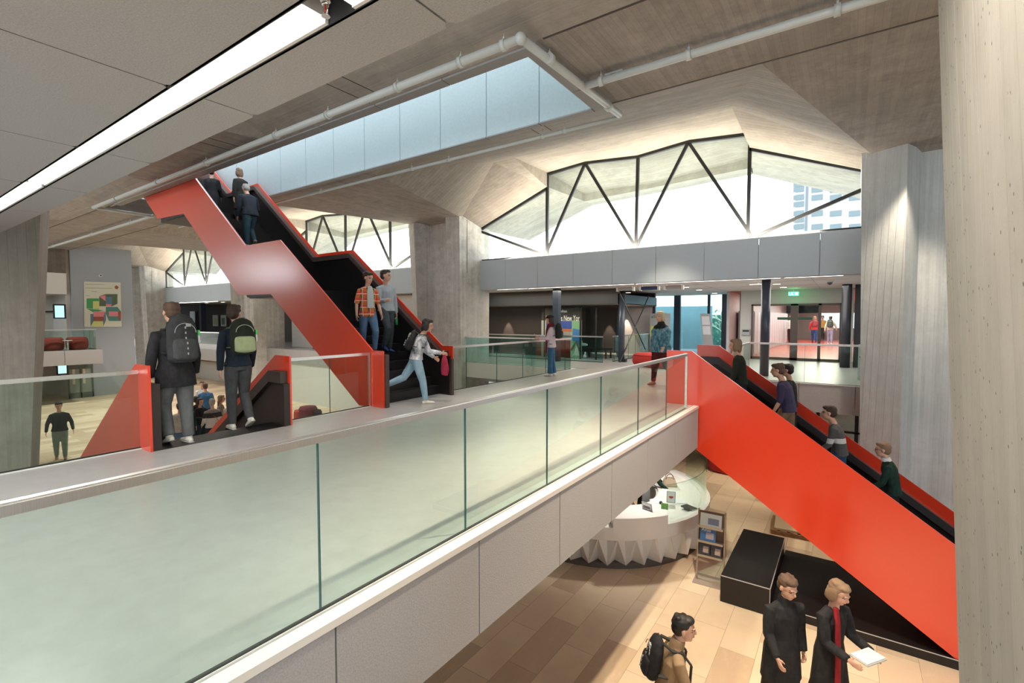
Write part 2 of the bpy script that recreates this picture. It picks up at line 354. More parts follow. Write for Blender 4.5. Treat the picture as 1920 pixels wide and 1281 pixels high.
slab(b2_, [(13.84, 5.75, ZC), (30, 5.75, ZC), (30, -1.3, ZC), (15.7, -1.3, ZC), (15.3, -.1, ZC)], .4)
struct('ceiling_8', b2_, C_CEIL, 'flat concrete fields between the folds on the near side', 'ceiling')
struct('ceiling', bm, C_CEIL, 'flat board-marked concrete slab over the hall', 'ceiling')
struct('ceiling_1', bmf, C_FOLD, 'sloping board-marked concrete folds rising to the window bays', 'ceiling')
struct('ceiling_2', bmv, C_VAULT, 'bright raised concrete vaults above the truss windows', 'ceiling')
struct('ceiling_3', bmo, C_EXT, 'concrete roof overhang outside the truss windows', 'roof')
# joints (raised strips) along the slab
bm = bmesh.new()
for y in (5.74, 8.14): bx(bm, -60, -21.2, y, y+.03, ZC-.008, ZC)
bx(bm, OX1+.2, 6, 5.74, 5.77, ZC-.008, ZC); bx(bm, OX1, 6, 8.12, 8.15, ZC-.008, ZC)
for x in (-7.0, -6.6, -11.5, -11.1): bx(bm, x, x+.015, 3.0, 5.7, ZC-.006, ZC)
for x in (-5.3, -5.0): bx(bm, x, x+.012, 8.3, 8.6, ZC-.006, ZC)
struct('trim_6', bm, BROWNM, 'dark formwork joints in the concrete ceiling', 'joint')

# --- skylight well
bm = bmesh.new()
xs = [-3.86, -4.98, -6.26, -7.55, -8.85, -10.15, -11.42, -12.7, -14.0, -15.3, -16.6, -17.9, -19.2, -20.5, -21.8, -23.1]
for a, b in zip(xs, xs[1:]): bx(bm, b+.008, a-.008, OY1-.06, OY1, ZC-.02, 8.6)
struct('wall_skylight_far', bm, WHITEM, 'white metal panels lining the far side of the skylight well', 'wall panels')
bm = bmesh.new()
for a, b in zip(xs, xs[1:]): bx(bm, b+.008, a-.008, OY0+.12, OY0+.18, ZC+.06, 8.6)
bx(bm, -3.92, -3.86, OY0+.1, OY1, ZC+.02, 8.6); bx(bm, -26, -25.9, -2, 14, 6.2, 8.6)
struct('wall_skylight_near', bm, WHITEM, 'white metal panels lining the near side and end of the skylight well', 'wall panels')
bm = bmesh.new()
tx = [-3.68, -5.35, -6.95, -8.6, -10.2, -11.9, -13.5, -15.1, -16.8, -18.4, -20.0]
for a, b in zip(tx, tx[1:]): bx(bm, b+.01, a-.01, OY0-.02, OY0+.18, ZC-.03, ZC+.10)
for a, b in ((OY0+.18, 7.3), (7.32, OY1+.02)): bx(bm, -3.86, -3.68, a, b, ZC-.03, ZC+.1)
for a, b in zip(xs, xs[1:]): bx(bm, b+.01, a-.01, OY1-.08, OY1+.06, ZC-.04, ZC-.015)
struct('trim_7', bm, mat('grey_painted_trim', (.30, .30, .30), .5), 'grey metal trim framing the skylight opening', 'trim')
bm = bmesh.new()
for x in [-4.5-1.6*i for i in range(13)]: bx(bm, x, x+.07, OY0, OY1+.2, 8.6, 8.75)
bx(bm, -26, -3.6, OY0, OY0+.1, 8.55, 8.8); bx(bm, -26, -3.6, OY1+.1, OY1+.2, 8.55, 8.8)
struct('window_1', bm, WHITE, 'white glazing bars of the rooflight', 'rooflight')
bm = bmesh.new(); bx(bm, -75, -26, -2, 15, 8.6, 8.9); bx(bm, -26, 30, -2, OY0, 8.6, 8.9); bx(bm, -26, 30, OY1+.2, 15, 8.6, 8.9)
struct('roof', bm, C_EXT, 'roof slab above the upper storey', 'roof')

# --- columns
def column(x, near=False):
    bm = bmesh.new()
    def P(dx, z): return dx
    top = [(x-1.5, 14.05), (x-.75, 13.62), (x-.55, 14.28), (x+.55, 14.2), (x+.96, 13.6), (x+1.5, 13.75), (x+1.5, 15.6), (x-1.5, 15.6)]
    bot = [(x-1.1, 14.25), (x-.50, 13.75), (x-.30, 14.30), (x+.62, 14.25), (x+.96, 13.85), (x+1.42, 13.95), (x+1.42, 15.6), (x-1.1, 15.6)]
    if near:
        top = [(x-1.5, 14.05), (x-.7, 13.6), (x-.4, 14.28), (x+.7, 14.2), (x+1.5, 14.2), (x+1.5, 15.6), (x-1.5, 15.6)]
        bot = [(x-1.3, 14.05), (x-.62, 13.62), (x-.38, 14.28), (x+.7, 14.2), (x+1.45, 14.2), (x+1.4, 15.6), (x-1.2, 15.6)]
    A = [bm.verts.new((*p, FZ)) for p in bot]; B = [bm.verts.new((*p, ZC+.05)) for p in top]; n = len(A)
    bm.faces.new(A[::-1]); bm.faces.new(B)
    for i in range(n): bm.faces.new((A[i], A[(i+1) % n], B[(i+1) % n], B[i]))
    # side corbel flank towards the window
    if not near: prism(bm, [(14.5, 5.35), (15.2, 5.15), (15.2, 3.95), (14.9, 3.9), (14.4, 3.45), (14.2, 3.4), (14.2, 5.4)], 'x', x+1.40, x+1.52)
    return bm
for cx_, lb in ((-13.42, 'ribbed concrete column right of the upper red stair, left of the wide truss window'), (-28.4, 'ribbed concrete column left of the upper red stair, behind the backpackers'), (-43.4, 'ribbed concrete column beside the large art poster')):
    o = link('concrete_column', column(cx_), C_COL); tagset(o, lb, 'column', None, 'structure')
o = link('concrete_column', column(1.66, True), concrete('far_right_column_concrete', (.56, .60, .61), (.45, .48, .49), 'v', .055), None)
tagset(o, 'grey fluted concrete column behind the right-hand red stair', 'column', None, 'structure')
bm = bmesh.new()
def loftpoly(bm, bot, top, z0, z1):
    A = [bm.verts.new((*p, z0)) for p in bot]; B = [bm.verts.new((*p, z1)) for p in top]; n = len(A)
    bm.faces.new(A[::-1]); bm.faces.new(B)
    for i in range(n): bm.faces.new((A[i], A[(i+1) % n], B[(i+1) % n], B[i]))
loftpoly(bm, [(.515, .62), (3.2, .62), (3.2, 1.9), (.535, 1.9)], [(.035, .62), (3.2, .62), (3.2, 1.9), (.032, 1.9)], FZ, ZC)
o = link('concrete_column', bm, C_COLN); tagset(o, 'large pitted beige concrete column at the right edge of the view', 'column', None, 'structure')
bm = bmesh.new()
loftpoly(bm, [(-14.8, .3), (-11.9, .3), (-11.9, 1.93), (-12.6, 2.18), (-14.8, 2.4)], [(-14.8, .3), (-11.9, .3), (-11.9, 2.50), (-12.6, 2.76), (-14.8, 3.0)], FZ, ZC)
o = link('concrete_column', bm, C_COLL); tagset(o, 'pale board-marked concrete column at the left edge behind the glass', 'column', None, 'structure')

# --- beams with blue-grey panels, truss windows
WIN_LABEL = ['black steel truss window with wide view of sky, right of the middle column', 'black steel truss window behind the top of the upper red stair', 'black steel truss window at far left above the art poster', 'black steel truss window beyond the right-hand column, outside the view']
FRAME = mat('black_window_steel', (.022, .024, .025), .4, .3)
for i, c in enumerate(BAYS[:3] + BAYX):
    bm = bmesh.new(); x0, x1 = c-6.5, c+6.45; k = 9; w = (x1-x0)/k
    for j in range(k): bx(bm, x0+w*j+.006, x0+w*(j+1)-.006, 15.0, 15.06, 2.80, 3.93)
    bx(bm, x0, x1, 15.06, 15.5, 2.83, 3.72)
    struct('beam_panels', bm, BLUEP, ['blue-grey panelled beam under the wide truss window', 'blue-grey panelled beam behind the upper red stair', 'blue-grey panelled beam at far left', 'blue-grey panelled beam beyond the right column'][i], 'beam')
    A0, A1, Q0, Q1, E0, E1, W0, W1, V0, V1, H, T0 = bay(c)
    wt = tagset(bpy.data.objects.new('window_%d' % (i+2), None), WIN_LABEL[i], 'window', None, 'structure'); COL.objects.link(wt)
    bm = bmesh.new(); y = 15.1; zb = 3.95
    def b2(a, b, w=.09): bar(bm, (a[0], y, a[1]), (b[0], y, b[1]), w, .09)
    xb = [c-3.35, c+.02, c+3.4]; L, Rr_ = c-6.4, c+6.4
    hx = [(p[0], p[2]-.05) for p in H]
    b2((L, zb), (L, 5.15)); b2((L, 5.13), (V0[0], 6.3)); b2((V0[0], zb), hx[0]); b2((Rr_, zb), (Rr_, 5.15)); b2((V1[0], 6.4), (Rr_, 5.15)); b2((V1[0], zb), hx[-1])
    for a, b in zip(hx, hx[1:]): b2(a, b, .1)
    b2((xb[1], zb), hx[2]); b2((L, 5.13), (xb[0], zb)); b2((Rr_, 5.1), (xb[2], zb))
    b2((xb[0], zb), hx[1], .07); b2(hx[1], (xb[1], zb), .07); b2((xb[1], zb), hx[3], .07); b2(hx[3], (xb[2], zb), .07)
    b2((L, zb-.01), (Rr_, zb-.01), .05)
    link('truss_frame', bm, FRAME, wt)
    bm = bmesh.new(); prism(bm, [(L, zb), (Rr_, zb), (Rr_, 5.15), (V1[0], 6.4)] + [(p[0], p[1]) for p in hx[::-1]] + [(V0[0], 6.3), (L, 5.13)], 'y', 15.2, 15.21)
    link('pane', bm, GLASSC, wt)

# --- felt gallery ceiling over the photographer's gallery
bm = bmesh.new(); fx = [3.07, 1.62, .17, -1.28, -2.73, -4.18, -5.63, -7.08, -8.53, -9.98, -11.43, -12.88, -14.33, -15.78]
for a, b in zip(fx, fx[1:]):
    for y0, y1 in ((1.17, 1.44), (-3, 1.03)):
        vs = [(b+.005, y0), (a-.005, y0), (a-.005, y1-.03), (a-.03, y1), (b+.03, y1), (b+.005, y1-.03)]
        prism(bm, vs, 'z', 2.8, 2.86)
struct('ceiling_4', bm, FELT, 'grey felt ceiling panels over the near gallery', 'ceiling')
bm = bmesh.new(); bx(bm, -16, 3.1, .98, 1.22, 2.9, 3.0); bx(bm, -16, 3.1, 1.02, 1.035, 2.8, 2.95); bx(bm, -16, 3.1, 1.165, 1.18, 2.8, 2.95)
bx(bm, -16, 3.1, -3, 1.40, 3.0, 3.1); bx(bm, -16, 3.1, 1.38, 1.43, 3.1, 4.0)
struct('ceiling_5', bm, mat('dark_ceiling_void', (.03, .03, .03), .8), 'dark recess above the felt ceiling holding the light strip', 'ceiling')
for i, (a, b, lb) in enumerate(((-5.60, -1.66, 'long bright ceiling light strip across the upper left'), (-11.5, -5.68, 'bright ceiling light strip at the left edge, further end of the line'), (-1.50, 3.0, 'bright ceiling light strip cut by the top edge of the view'))):
    t = thing('light_strip', lb, 'ceiling light', ((a+b)/2, 1.1, 2.82)); l = (b-a)/2
    box_obj('diffuser', (-l, l, -.042, .05, -.012, .0), LAMP, t)
    box_obj('housing', (-l, l, -.055, .058, .0, .07), WHITE, t)
    box_obj('reflector', (-l, l, .05, .064, -.02, .05), WHITE, t)
t = thing('sprinkler', 'small sprinkler head with red bulb in the gap of the ceiling light strip', 'sprinkler', (-1.585, 1.1, 2.86))
bm = bmesh.new(); cyl(bm, (0, 0, .0), (0, 0, -.035), .018); cyl(bm, (0, 0, -.035), (0, 0, -.05), .012); link('body', bm, STEEL, t)
bm = bmesh.new(); cyl(bm, (0, 0, -.05), (0, 0, -.075), .004); link('bulb', bm, mat('red_glass', (.6, .05, .02), .2), t)
bm = bmesh.new(); cyl(bm, (-.012, 0, -.05), (-.008, 0, -.085), .0025); cyl(bm, (.012, 0, -.05), (.008, 0, -.085), .0025); cyl(bm, (0, 0, -.085), (0, 0, -.088), .016, 10); link('deflector', bm, STEEL, t)

# --- unseen walls on the near side and right, added for what surfaces reflect
bm = bmesh.new(); bx(bm, 26, 26.2, -1.2, 22, FZ, ZC+.5); struct('wall_right_unseen', bm, WHITEW, 'unseen white wall added at the right end to even the glass reflections', 'wall')  # unseen, added so the near glass mirrors an even pale surface
bm = bmesh.new(); bx(bm, -75, -13.4, -1.5, -1.2, FZ, 3.4); bx(bm, -13.4, 26, -8.2, -8, -.55, 2.9); bx(bm, -16, -13.4, -8.2, -1.5, -.55, 2.9); struct('wall_near_unseen', bm, WHITEW, 'unseen pale wall and beam added on the near side to shape reflections', 'wall')  # unseen, added to limit the highlight mirrored in the red stairs
bm = bmesh.new(); bx(bm, -13.4, 26, -3.2, -3.0, FZ, -.55); struct('wall_near_lower_unseen', bm, WHITEW, 'unseen pale wall added under the near gallery to block sky reflections', 'wall')  # unseen, added to keep pale sky out of the red stair's gloss
bm = bmesh.new(); bx(bm, -2.28, 26, -14, .42, -.55, 0); bx(bm, -13.4, -7.6, -14, -1.2, -.55, 0); struct('floor_near_gallery', bm, GREYF, 'floor of the near gallery where the viewer stands', 'floor')
bm = bmesh.new()
for c in BAYS[1:]: bx(bm, c+6.2, c+9.0, -1.5, -.2, FZ, ZC)
struct('wall_near_piers', bm, C_COL, 'concrete piers on the near side of the hall', 'pier')
# --- sprinkler pipes
def pipe(name, pts, r, label, clamps=()):
    t = thing(name, label, 'pipe'); bm = bmesh.new()
    for a, b in zip(pts, pts[1:]): cyl(bm, a, b, r, 14)
    for p in pts[1:-1]: ell(bm, p, (r*1.35,)*3, 12)
    link('pipe_run', bm, PIPE, t)
    for p, ax in clamps:
        bm = bmesh.new(); d = Vector((1, 0, 0)) if ax == 'x' else Vector((0, 1, 0)); p = Vector(p)
        cyl(bm, p-d*.035, p+d*.035, r*1.3, 12); cyl(bm, p+Vector((0, 0, r)), (p.x, p.y, ZC-.0), .006, 6); bx(bm, p.x-.012, p.x+.012, p.y-.012, p.y+.012, p.z+r, p.z+r+.05)
        link('clamp', bm, PIPE, t)
    return t
PZ = 5.30
pipe('sprinkler_pipe', [(-20.4, 5.36, PZ), (-3.58, 5.36, PZ), (-3.44, 8.32, PZ)], .058, 'white sprinkler pipe round the near side and end of the skylight opening', [((x, 5.36, PZ), 'x') for x in (-18.3, -15.2, -12.4, -9.4, -7.7, -5.9, -4.6, -3.85)] + [((-3.52, 6.0, PZ), 'y'), ((-3.47, 7.9, PZ), 'y')])
pipe('sprinkler_pipe', [(-3.44, 8.42, PZ), (-22, 8.42, PZ)], .034, 'thinner white sprinkler pipe along the far side of the skylight opening', [((x, 8.42, PZ), 'x') for x in (-4.6, -5.1, -7.6, -8.8, -12.5)])
pipe('sprinkler_pipe', [(-3.45, 7.0, PZ), (3.5, 7.0, PZ)], .055, 'white sprinkler pipe branching off to the upper right', [((x, 7.0, PZ), 'x') for x in (-3.2, -1.9, -.2)])
pipe('sprinkler_pipe', [(-20.4, 5.45, PZ), (-20.4, 7.0, PZ), (-45, 7.0, PZ)], .05, 'white sprinkler pipe running away under the ceiling at upper left', [((x, 7.0, PZ), 'x') for x in (-22.5, -27, -33)])
t = thing('cable_box', 'small white junction plate above the branching pipe at the opening corner', 'junction box', (-3.05, 7.12, 5.38)); box_obj('plate', (-.14, .14, -.01, .01, -.06, .08), PIPE, t); box_obj('socket', (-.04, .04, -.02, .0, -.03, .04), mat('copper_brown', (.3, .16, .1), .4), t)

# ================================================================ RED STAIRS
def stair(t, x0, y0, y1, segs, sgn, z0=0.0):
    """treads as black boxes: segs = list of ('f', n, rise, going) or ('l', length); sgn = direction along x"""
    bm = bmesh.new(); x, z = x0, z0
    for s in segs:
        if s[0] == 'f':
            n, rise, go = s[1:]
            for k in range(n):
                zt = z + rise if rise > 0 else z
                if rise < 0: z += rise; zt = z
                a, b = sorted((x, x + sgn*(go if (k < n-1 or rise < 0) else .02)))
                bx(bm, a-.012, b+.012, y0, y1, min(zt-abs(rise)-.02, zt-.2), zt)
                if rise > 0: z = zt
                if k < n-1 or rise < 0: x += sgn*go
        else:
            a, b = sorted((x, x+sgn*s[1])); bx(bm, a, b, y0, y1, z-.2, z); x += sgn*s[1]
    return link('treads', bm, BLACKM, t)
def panel_rail(t, poly, y0, y1, name='side_panel', m=RED):
    bm = bmesh.new(); prism(bm, poly, 'y', y0, y1)
    return link(name, bm, m, t)
def strip(bm, line, dz0, dz1, y0, y1):
    for a, b in zip(line, line[1:]):
        prism(bm, [(a[0], a[1]+dz0), (b[0], b[1]+dz0), (b[0], b[1]+dz1), (a[0], a[1]+dz1)], 'y', y0, y1)
# --- upper stair
up = thing('staircase', 'tall red steel staircase with landing climbing left through the ceiling opening', 'staircase', (-7.45, 6.9, 0))
def toL(t, o): o.location = -t.location; return o
top = [(-7.08, 1.07), (-7.38, 1.07), (-10.47, 3.43), (-12.0, 3.43), (-15.02, 5.82), (-16.7, 5.82), (-20.5, 8.7)]
low = [(-20.5, 7.3), (-18.1, 5.44), (-17.1, 4.66), (-15.33, 4.6), (-12.39, 2.25), (-10.9, 2.23), (-7.80, -.02), (-7.08, -.02)]
toL(up, panel_rail(up, top+low, 6.0, 6.03))
toL(up, panel_rail(up, [p for p in top]+low, 7.93, 7.96))
rl = [(-7.2, 1.07)] + top[1:]
bm = bmesh.new(); strip(bm, rl, -.22, -.10, 6.03, 6.13); strip(bm, rl, -.22, -.10, 7.80, 7.93); o = link('handrail', bm, BROWNM, up); toL(up, o)
bm = bmesh.new(); strip(bm, rl, -1.25, -.22, 7.88, 7.93); strip(bm, rl, -1.25, -.22, 6.03, 6.07)
bx(bm, -7.2, -7.121, 6.031, 6.07, -.0, .95); bx(bm, -7.2, -7.14, 7.86, 7.93, 0, .85)
o = link('inner_lining', bm, BLACKM, up); toL(up, o)
bm = bmesh.new(); bx(bm, -7.12, -7.05, 6.031, 6.12, .0, 1.0); o = link('end_cap', bm, BROWNM, up); toL(up, o)
bm = bmesh.new(); bx(bm, -7.12, -7.05, 7.86, 7.929, 0, .80); o = link('end_cap', bm, BROWNM, up); toL(up, o)
bm = bmesh.new()
lw = [(-7.8, .0), (-10.9, 2.25), (-12.39, 2.27), (-15.33, 4.62), (-17.1, 4.68), (-18.1, 5.46), (-20.5, 7.3)]
strip(bm, lw, -.0, .03, 6.03, 7.93); o = link('soffit', bm, RED, up); toL(up, o)
o = stair(up, -7.45, 6.07, 7.88, [('f', 13, .1815, .2516), ('l', 1.53), ('f', 13, .1838, .2516), ('l', 2.05), ('f', 12, .18, .25)], -1); toL(up, o)
# --- right stair, going down towards +x
rs = thing('staircase', 'red steel staircase running down to the right towards the lower hall', 'staircase', (-2.45, 10.8, 0))
topr = [(-2.93, 1.05), (-2.45, 1.05), (2.5, -2.49), (2.9, -2.49)]
lowr = [(2.9, -3.46), (1.49, -3.46), (-2.42, -.79), (-2.42, -.001), (-2.93, -.001)]
toL(rs, panel_rail(rs, topr+lowr, 9.6, 9.63)); toL(rs, panel_rail(rs, topr+lowr, 11.97, 12.0))
rlr = [(-2.85, 1.05), (-2.45, 1.05), (2.5, -2.49)]
bm = bmesh.new(); strip(bm, rlr, -.43, -.27, 9.63, 9.73); strip(bm, rlr, -.43, -.27, 11.85, 11.97); o = link('handrail', bm, mat('charcoal_steel', (.045, .042, .045), .4, .2), rs); toL(rs, o)
bm = bmesh.new(); strip(bm, rlr, -1.3, -.43, 11.92, 11.97); strip(bm, rlr, -1.3, -.43, 9.63, 9.67); o = link('inner_lining', bm, BLACKM, rs); toL(rs, o)
bm = bmesh.new(); strip(bm, [(-2.42, -.78), (1.49, -3.45)], 0, .03, 9.63, 11.97); o = link('soffit', bm, RED, rs); toL(rs, o)
o = stair(rs, -2.45, 9.67, 11.92, [('f', 19, -.1816, .254)], 1); toL(rs, o)
bl = thing('stair_base', 'black stepped landing platform under the right-hand red stair', 'platform', (0, 10.8, FZ))
bm = bmesh.new(); bx(bm, -1.0, 4.5, -1.22, 1.28, .0, .15); link('landing', bm, BLACKM, bl)
bm = bmesh.new(); bx(bm, -1.82, -1.0, -1.36, 1.07, .0, .5); bmesh.ops.bevel(bm, geom=bm.edges[:], offset=.006, affect='EDGES'); link('block', bm, BLACKM, bl)
bm = bmesh.new(); bx(bm, -1.0, 4.5, -1.226, -1.218, .142, .156); bx(bm, -1.83, -.99, -1.368, -1.356, .49, .505); bx(bm, -1.004, -.99, -1.36, 1.07, .49, .505); bx(bm, -1.004, -.994, -1.368, -1.356, .15, .5)
link('edge_line', bm, mat('pale_edge', (.5, .5, .5), .4), bl)
# --- lower left stair, going down towards -x
ls = thing('staircase', 'orange-red and dark brown staircase going down behind the two backpackers', 'staircase', (-7.45, 3.3, 0))
def dn(x): return 1.07 + (x+7.62)*.664
topd = [(-7.14, 1.09), (-7.55, 1.09), (-12.3, dn(-12.3)), (-12.3, -2.78)]
lowd = [(-12.9, -3.58), (-7.6, -.1), (-7.14, -.001)]
toL(ls, panel_rail(ls, topd + [(-11.9, -2.78), (-8.6, -.62), (-7.5, -.6), (-7.5, -.001), (-7.14, -.001)], 2.34, 2.37)); 
toL(ls, panel_rail(ls, topd + [(-11.9, -2.78), (-8.6, -.62), (-7.5, -.6), (-7.5, -.001), (-7.14, -.001)], 4.2, 4.23))
rld = [(-7.2, 1.09), (-7.55, 1.09), (-11.4, dn(-11.4))]
bm = bmesh.new(); strip(bm, rld, -.42, -.24, 2.37, 2.46); strip(bm, rld, -.42, -.24, 4.08, 4.2)
o = link('handrail', bm, BROWNM, ls); toL(ls, o)
bm = bmesh.new(); strip(bm, rld, -1.5, -.42, 4.15, 4.2); strip(bm, rld, -1.5, -.42, 2.37, 2.41); bx(bm, -7.2, -7.15, 2.37, 2.47, 0, .85); bx(bm, -7.2, -7.14, 4.10, 4.2, 0, .66)
o = link('inner_lining', bm, mat('brown_steel', (.045, .032, .030), .38, .3), ls); toL(ls, o)
bm = bmesh.new(); bx(bm, -7.62, -7.15, 2.41, 4.15, -.2, .003)
o = link('treads', bm, BLACKM, ls); toL(ls, o)
bm = bmesh.new(); x, z = -7.62, 0
for k in range(15):
    z -= .18; bx(bm, x-.29, x+.01, 2.41, 4.15, z-.2, z); x -= .271
o = link('treads', bm, BLACKM, ls); toL(ls, o)

# ================================================================ GLASS BALUSTRADES
def balustrade(label, pts, joints, ztop=1.03, z0=0.0, rail='steel', group=None, tint=GLASS, rw=.05, rh=.05, post_end=False):
    """pts: two ends (x,y); joints: list of distances along"""
    a, b = Vector((*pts[0], 0)), Vector((*pts[1], 0)); L = (b-a).length; d = (b-a)/L; ang = math.atan2(d.y, d.x)
    t = thing('glass_balustrade', label, 'glass railing', (a.x, a.y, z0), ang)
    js = [0]+[j for j in joints if 0.02 < j < L-.02]+[L]; h = ztop-z0
    for s, e in zip(js, js[1:]):
        g = box_obj('glass_panel', (s+.009, e-.009, -.008, .008, .01, h-rh*.6), tint, t)
        bm = bmesh.new(); bx(bm, s+.004, s+.010, -.008, .008, .01, h-rh)
        link('glass_edge', bm, GEDGE, g)
    bm = bmesh.new()
    if rail == 'steel': bx(bm, 0, L, -rw/2, rw/2, h-rh, h)
    bmesh.ops.bevel(bm, geom=bm.edges[:], offset=.008, segments=2, affect='EDGES')
    link('handrail', bm, STEEL, t)
    bm = bmesh.new(); bx(bm, 0, L, -.014, .014, 0.0, .024); link('gasket', bm, BLACK, t)
    if post_end:
        bm = bmesh.new(); bx(bm, L-.03, L, -.02, .02, 0, h); link('end_post', bm, STEEL, t)
    return t
Y0 = -4.0
balustrade('long near glass balustrade with steel handrail crossing the foreground', ((-2.42, Y0), (-2.42, 9.14)), [y-Y0 for y in (-2.24, -.97, .3, 1.57, 2.84, 4.09, 5.36, 6.63, 7.93)], 1.035, post_end=True)
balustrade('glass balustrade at far left before the pale concrete column', ((-7.45, -4), (-7.45, 2.34)), [1.5, 3, 4.4], 1.02)
balustrade('short glass balustrade between the two red stairs on the left', ((-7.45, 4.24), (-7.45, 5.99)), [.87], 1.03, post_end=True)
balustrade('glass balustrade from the foot of the upper stair past the woman with the phone', ((-7.45, 7.98), (-7.45, 14.14)), [.84, 2.06, 3.28, 4.54, 5.74], 1.04)
balustrade('glass balustrade turning left behind the woman with the phone', ((-7.47, 14.14), (-12.0, 14.14)), [1.5, 3.0], 1.0, tint=GLASSB)
balustrade('distant glass balustrade before the dark exhibition wall', ((-7.6, 17.0), (-13.5, 17.0)), [1.2, 2.4, 3.6, 4.8], 1.0, tint=GLASSB)
balustrade('glass balustrade beside the red pouf and cross bracing', ((-7.45, 17.6), (-7.45, 23)), [.8, 1.6, 2.4, 3.2, 4.2], 1.0)
balustrade('glass balustrade behind the right-hand red stair before the corridor doors', ((-2.2, 14.56), (3, 14.56)), [1.3, 2.9], 1.03)
balustrade('short glass return at the top of the right-hand stair', ((-2.2, 12.05), (-2.2, 14.54)), [1.2], 1.03)
# ================================================================ UPPER FOYER (z = 0, behind the beam)
LC = 2.83
bm = bmesh.new(); bx(bm, -75, -4.35, 15.06, 25.3, LC, LC+.3); bx(bm, -4.35, 30, 15.06, 31.9, LC, LC+.3)
struct('ceiling_6', bm, mat('foyer_ceiling_paint', (.60, .58, .55), .7), 'pale grey low ceiling of the upper foyer', 'ceiling')
bm = bmesh.new()
for x0, x1, y0, y1 in ((-14, 0, 17.2, 17.21), (-9, 0, 19.4, 19.41), (-4.2, -4.19, 15.1, 22), (-8.3, -8.29, 15.1, 22), (-.9, -.89, 15.1, 22)): bx(bm, x0, x1, y0, y1, LC-.004, LC)
struct('trim_8', bm, mat('seam_grey', (.3, .3, .29), .7), 'thin seams in the foyer ceiling', 'seam')
def spotfit(x, y, label, z=LC, s=.12):
    t = thing('recessed_downlight', label, 'ceiling light', (x, y, z), 0, 'recessed downlights in the foyer ceiling')
    box_obj('trim_ring', (-s, s, -s*.45, s*.45, -.012, 0), WHITE, t); box_obj('diffuser', (-s*.86, s*.86, -s*.35, s*.35, -.016, -.012), LAMPW, t)
dl = [((919, 554), 'first downlight from the left under the blue-grey beam'), ((1021, 550), 'downlight left of the near dark post by the phone woman'), ((1142, 545), 'downlight left of the three hanging signs'), ((1178, 549), 'downlight below the hanging signs, left one'), ((1218, 553), 'downlight below the hanging signs, right one'), ((1286, 539), 'downlight right of the hanging signs, upper one'), ((1311, 544), 'downlight right of the hanging signs, middle one'), ((1340, 550), 'downlight above the tall info stand'), ((1456, 533), 'downlight just right of the round blue-black column'), ((1469, 539), 'middle downlight right of the round blue-black column'), ((1483, 545), 'downlight nearest the green exit sign')]
for p, lb in dl:
    q = onz(p[0], p[1], LC-.01); spotfit(q.x, q.y, lb)
for i, (a, b, lb) in enumerate((((932, 544), (990, 542), 'first light line left under the wide beam'), ((991, 542), (1190, 533), 'second light line under the wide beam'), ((1192, 533), (1466, 520), 'third light line under the wide beam'), ((1469, 519.5), (1584, 513), 'right-hand light line under the wide beam'))):
    x0, x1 = ony(*a, 15.15).x, ony(*b, 15.15).x
    t = thing('linear_light', lb, 'ceiling light', ((x0+x1)/2, 15.14, 2.79), 0, None); l = (x1-x0)/2-.03
    box_obj('diffuser', (-l, l, -.022, .022, -.012, 0), LAMP, t); box_obj('housing', (-l, l, -.028, .028, 0, .03), STEEL, t)
    if i: box_obj('end_joint', (-l-.05, -l, -.03, .03, -.03, .03), WHITE, t)
bm = bmesh.new(); bx(bm, -12.1, .6, 15.07, 15.5, 2.78, 2.83)
struct('trim_9', bm, mat('beam_soffit', (.5, .48, .46), .6), 'plain soffit under the wide blue-grey beam', 'soffit')
for (x, y), lb in (((-8.2, 18.4), 'a'),): pass
# --- steel posts
def post(name, label, x, y, w, z1=LC, m=DARKB, rnd=True, z0=0, cat='column'):
    bm = bmesh.new()
    if rnd: cyl(bm, (0, 0, 0), (0, 0, z1-z0), w/2, 24)
    else: bx(bm, -w/2, w/2, -w/2, w/2, 0, z1-z0)
    o = link(name, bm, m); o.location = (x, y, z0); return tagset(o, label, cat)
DKP = mat('blue_black_post', (.05, .065, .09), .32, .25)
q = onz(1041, 713, 0)
post('steel_column', 'square dark blue steel post beside the woman with the phone', -9.35, 16.55, .24, m=DKP, rnd=False)
q = onz(1163, 679, 0)
post('round_column', 'round dark blue column at the corner of the exhibition box', q.x, q.y+.1, .24, 2.62, DKP)
post('steel_column', 'square dark post behind the cross bracing', -8.1, 19.9, .24, 2.62, DKP, False)
post('round_column', 'thick round blue-black column in front of the corridor doors', -1.97, 15.75, .24, LC, DKP)
post('round_column', 'thick round dark column right of the corridor doors', -.05, 20.0, .29, LC, mat('near_black_post', (.02, .022, .028), .4))
post('steel_column', 'slim dark post with white edge right of the corridor doors', .28, 20.4, .2, LC, mat('near_black_post', (.02, .022, .028), .4), False)
# --- exhibition box with beam, soffit, glazing and dark wall
PX, PY = -7.25, 17.55
t = thing('exhibition_canopy', 'dark steel beam and brown soffit of the exhibition box behind the phone woman', 'canopy', (PX, PY, 2.2))
box_obj('front_beam', (-12.5, .0, 0, .12, .03, .42), mat('dark_canopy_steel', (.02, .026, .034), .5), t)
box_obj('side_beam', (-.12, .0, .12, 4.6, .03, .42), mat('lit_canopy_steel', (.055, .085, .10), .35, .3), t)  # canopy steel with the blue light on its side painted into the colour
box_obj('soffit_board', (-12.5, -.0, .12, 4.6, .02, .06), mat('brown_soffit', (.30, .215, .165), .6), t)
DARKW = mat('dark_brown_wall', (.055, .045, .042), .7)
bm = bmesh.new(); bx(bm, -24, -10.9, 18.6, 18.75, 0, 2.22); bx(bm, -24, -19.75, 15.5, 18.6, 0, 2.8); bx(bm, -24, -7.3, 22.0, 22.15, 0, LC); bx(bm, -24, -7.2, 17.56, 17.66, 2.62, LC)
